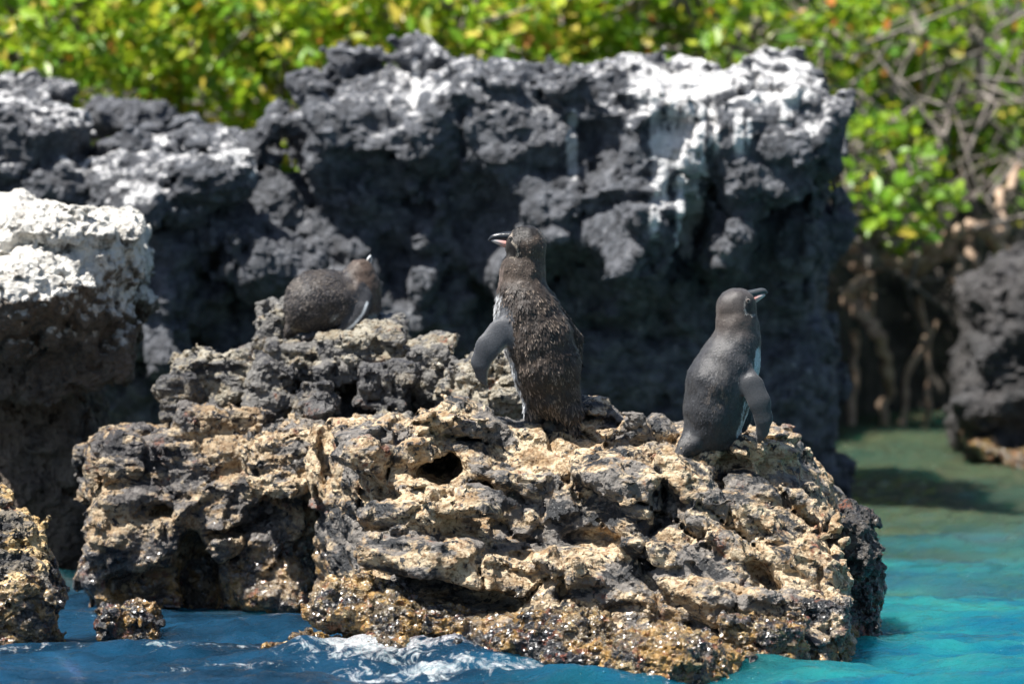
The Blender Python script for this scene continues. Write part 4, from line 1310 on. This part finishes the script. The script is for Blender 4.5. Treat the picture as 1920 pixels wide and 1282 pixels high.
def p2_col(Q, N):
    u, w, v = Q[:, 0], Q[:, 1], -Q[:, 2]
    n = vnoise(Q.astype(f32) / f32(8), 2); n2 = vnoise(Q.astype(f32) / f32(26), 5)
    col = np.tile(np.array((0.034, 0.036, 0.041)), (len(Q), 1))
    col = lerp(col, (0.082, 0.081, 0.084), sstep(700, 640, v + n2 * 18) * 0.55)  # grey sheen of upper back and neck, painted into the plumage
    col = lerp(col, (0.066, 0.064, 0.064), sstep(0.0, 0.6, n2) * 0.7)
    col = lerp(col, (0.082, 0.064, 0.054), sstep(640, 600, v) * 0.75)
    col = lerp(col, (0.060, 0.056, 0.057), sstep(575, 545, v) * 0.8)
    ruf = np.exp(-(((u - 1346) / 22) ** 2 + ((v - 735) / 24) ** 2)) * sstep(0.1, 0.5, vnoise(Q.astype(f32) / np.array((4, 4, 9), f32), 6))
    col = lerp(col, (0.16, 0.125, 0.10), ruf * 0.8)
    face = np.exp(-(((u - 1405) / 10) ** 2 + ((v - 572) / 14) ** 2))
    col = lerp(col, (0.016, 0.013, 0.012), np.clip(face * 1.5, 0, 1))
    ln = poly_dist(u, v, [(1398, 550), (1395, 558), (1394, 570), (1397, 580), (1409, 585), (1415, 583)])
    col = lerp(col, (0.55, 0.52, 0.48), sstep(1.9, 0.7, ln + n * 1.0) * (w < 4) * 0.5)
    belly = sstep(0.26, 0.38, (N * p2_belly).sum(1) + n * 0.05) * sstep(640, 652, v) * sstep(826, 812, v)
    fl = sstep(12, 8, chain(Q.astype(f32), p2_flip, 3.4, 4)) * (w < -30)
    col = lerp(col, (0.62, 0.66, 0.70), belly * (1 - fl))
    col = lerp(col, (0.055, 0.058, 0.064), fl)
    col = lerp(col, (0.22, 0.22, 0.22), fl * sstep(0.62, 0.85, np.abs(N[:, 0])) * 0.6)
    band = sstep(6, 3, np.abs((N * p2_belly).sum(1) - 0.50) * 60) * (n > 0.0) * sstep(720, 740, v)
    col = lerp(col, (0.03, 0.03, 0.032), band * belly)
    return lerp(col, (0.030, 0.030, 0.032), sstep(815, 845, v) * (u < 1320))


seat(P2, [(1370, 834, -16), (1380, 832, 26)])
build_penguin("sleek grey penguin on the tan rock, beak raised towards the turquoise water", P2, (1240, -100, -885), (1458, 105, -522), 2.5, p2_sdf, p2_col,
              [(1394, 549, 0, 10, 11), (1408, 545.5, 0, 8, 9), (1419, 542, 0, 7, 7), (1428, 540, 0, 6.5, 5.5), (1434, 540.5, 0, 5.4, 4), (1438, 545, 0, 1.5, 1.4)],
              [(1394, 564, 0, 10, 11), (1408, 558, 0, 9, 9), (1419, 552.5, 0, 7, 7.2), (1428, 548.5, 0, 5, 5.4), (1434, 547, 0, 1.8, 2.2)],
              (lambda x: np.array((0.035, 0.04, 0.045)) if x[0] < 1418 else np.array((0.05, 0.055, 0.06)), pinklow(1412, 1428)), [(1401, 557, 3.0)],
              [[[(1370, 818, -16, 10), (1380, 830, -16, 8), (1404, 834, -20, 5)], [(1380, 830, -16, 7), (1402, 833, -6, 5)], [(1380, 830, -18, 7), (1398, 835, -36, 5)]],
               [[(1380, 816, 26, 10), (1388, 828, 26, 8), (1412, 832, 24, 5)], [(1388, 828, 26, 7), (1410, 831, 40, 5)]]],
              dict(tail=lambda C: np.tile((-0.40, 0.0, -1.0), (len(C), 1)), n=17000,
                   size=lambda C, rng: (np.where(-C[:, 2] < 620, 3.4, 5.4) * rng.uniform(0.6, 1.5, len(C)), np.where(-C[:, 2] < 620, 1.6, 2.2) * rng.uniform(0.7, 1.3, len(C))),
                   skip=lambda C: (chain(C.astype(f32), p2_flip, 3.4, 4) < 3) & (C[:, 1] < -34) | ((C[:, 0] > 1397) & (-C[:, 2] < 576)),
                   lift=0.10, pale=lambda C, col, rng: col * np.where(rng.random((len(C), 1)) < 0.3, 1.7, 0.9)), 12, 'sleek')

# --- the crouching penguin on the ridge
P3 = Bird((620, 606), 13.02)
p3_flip = [(684, 538, -30, 16), (676, 562, -46, 16), (660, 584, -50, 14), (640, 600, -48, 9), (628, 608, -44, 5)]


def p3_sdf(P):
    d = sd_ell(P, q3(616, 546, 0), (80, 62, 60), rotm(0, 8, 0))
    d = smin(d, sd_ell(P, q3(588, 548, 0), (48, 56, 52), rotm()), 20)
    d = smin(d, sd_ell(P, q3(672, 548, 10), (36, 46, 50), rotm()), 24)
    d = smin(d, chain(P, [(688, 552, 14, 23), (682, 520, 12, 29), (673, 495, 8, 28)], 1.0, 14), 16)
    d = smin(d, sd_ell(P, q3(683, 487, 14), (17, 18, 17), rotm()), 8)
    d = smin(d, chain(P, [(560, 575, 0, 26), (546, 598, 0, 12), (538, 612, 0, 5)], 0.8, 8), 14)
    d = d + 1.2 * vnoise(P / f32(10), 3) + 1.8 * vnoise(P / f32(26), 5)
    d = smin(d, chain(P, p3_flip, 3.0, 4), 5)
    return d


def p3_col(Q, N):
    u, w, v = Q[:, 0], Q[:, 1], -Q[:, 2]
    n = vnoise(Q.astype(f32) / f32(8), 2); n2 = vnoise(Q.astype(f32) / f32(20), 5)
    col = np.tile(np.array((0.034, 0.031, 0.033)), (len(Q), 1))
    col = lerp(col, (0.075, 0.062, 0.052), sstep(-0.1, 0.5, n2) * 0.7)
    hd = sstep(8, -6, poly_dist(u, v, [(674, 488), (688, 530), (692, 560)]) - 30) * (u > 640) * sstep(640, 655, u)
    hd = hd * sstep(-0.3, 0.5, (u - 655) / 30 - (v - 480) / 110)
    col = lerp(col, (0.088, 0.058, 0.042), hd * 0.8)
    fl = sstep(11, 7, chain(Q.astype(f32), p3_flip, 3.0, 4)) * (w < -26)
    under = sstep(0.15, 0.4, N[:, 0] * 0.55 - N[:, 2] * 0.85 + n * 0.08) * sstep(560, 574, v) * sstep(620, 640, u)
    col = lerp(col, (0.60, 0.66, 0.68), under * (1 - fl))
    col = lerp(col, (0.034, 0.036, 0.042), fl)
    ln = poly_dist(u, v, [(690, 545), (682, 566), (665, 586), (645, 601), (630, 610)])
    col = lerp(col, (0.55, 0.60, 0.64), sstep(3.2, 1.4, ln) * (w < -20))
    col = lerp(col, (0.42, 0.36, 0.25), sstep(3, 1.5, poly_dist(u, v, [(550, 594), (565, 598), (584, 604)])) * (w < 0) * 0.7)
    return col


seat(P3, [(620, 604, 0), (600, 602, 0), (640, 604, 0)], 0.012)
build_penguin("dark penguin crouching low on the grey ridge with its head raised, facing away", P3, (515, -80, -628), (725, 85, -450), 2.1, p3_sdf, p3_col,
              [(684, 482, 14, 7, 7), (689, 472, 16, 6, 6), (693, 464, 18, 4, 4), (695, 459, 19, 1.3, 1.3)], [(688, 484, 15, 6, 6), (693, 474, 17, 4.5, 4.5), (696, 464, 18.5, 2, 2)],
              (lambda x: np.array((0.05, 0.055, 0.06)) if x[2] < -463 else np.array((0.34, 0.37, 0.40)), lambda x: np.array((0.45, 0.42, 0.42))), [],
              [[[(600, 596, -20, 11), (590, 608, -26, 9), (572, 612, -32, 6)], [(590, 608, -24, 8), (574, 612, -16, 6)]]],
              dict(tail=lambda C: np.tile((-0.80, 0.0, -0.62), (len(C), 1)), n=13000,
                   size=lambda C, rng: (np.where((C[:, 0] > 650) & (-C[:, 2] < 530), 3.0, 5.6) * rng.uniform(0.6, 1.4, len(C)), np.where((C[:, 0] > 650) & (-C[:, 2] < 530), 1.6, 3.0) * rng.uniform(0.75, 1.25, len(C))),
                   skip=lambda C: (chain(C.astype(f32), p3_flip, 3.0, 4) < 3) & (C[:, 1] < -30), lift=0.20,
                   pale=lambda C, col, rng: np.where(rng.random((len(C), 1)) < 0.5, np.maximum(np.array((0.17, 0.145, 0.125)) * rng.uniform(0.3, 1.3, (len(C), 1)), col), col * 0.7)), 13)
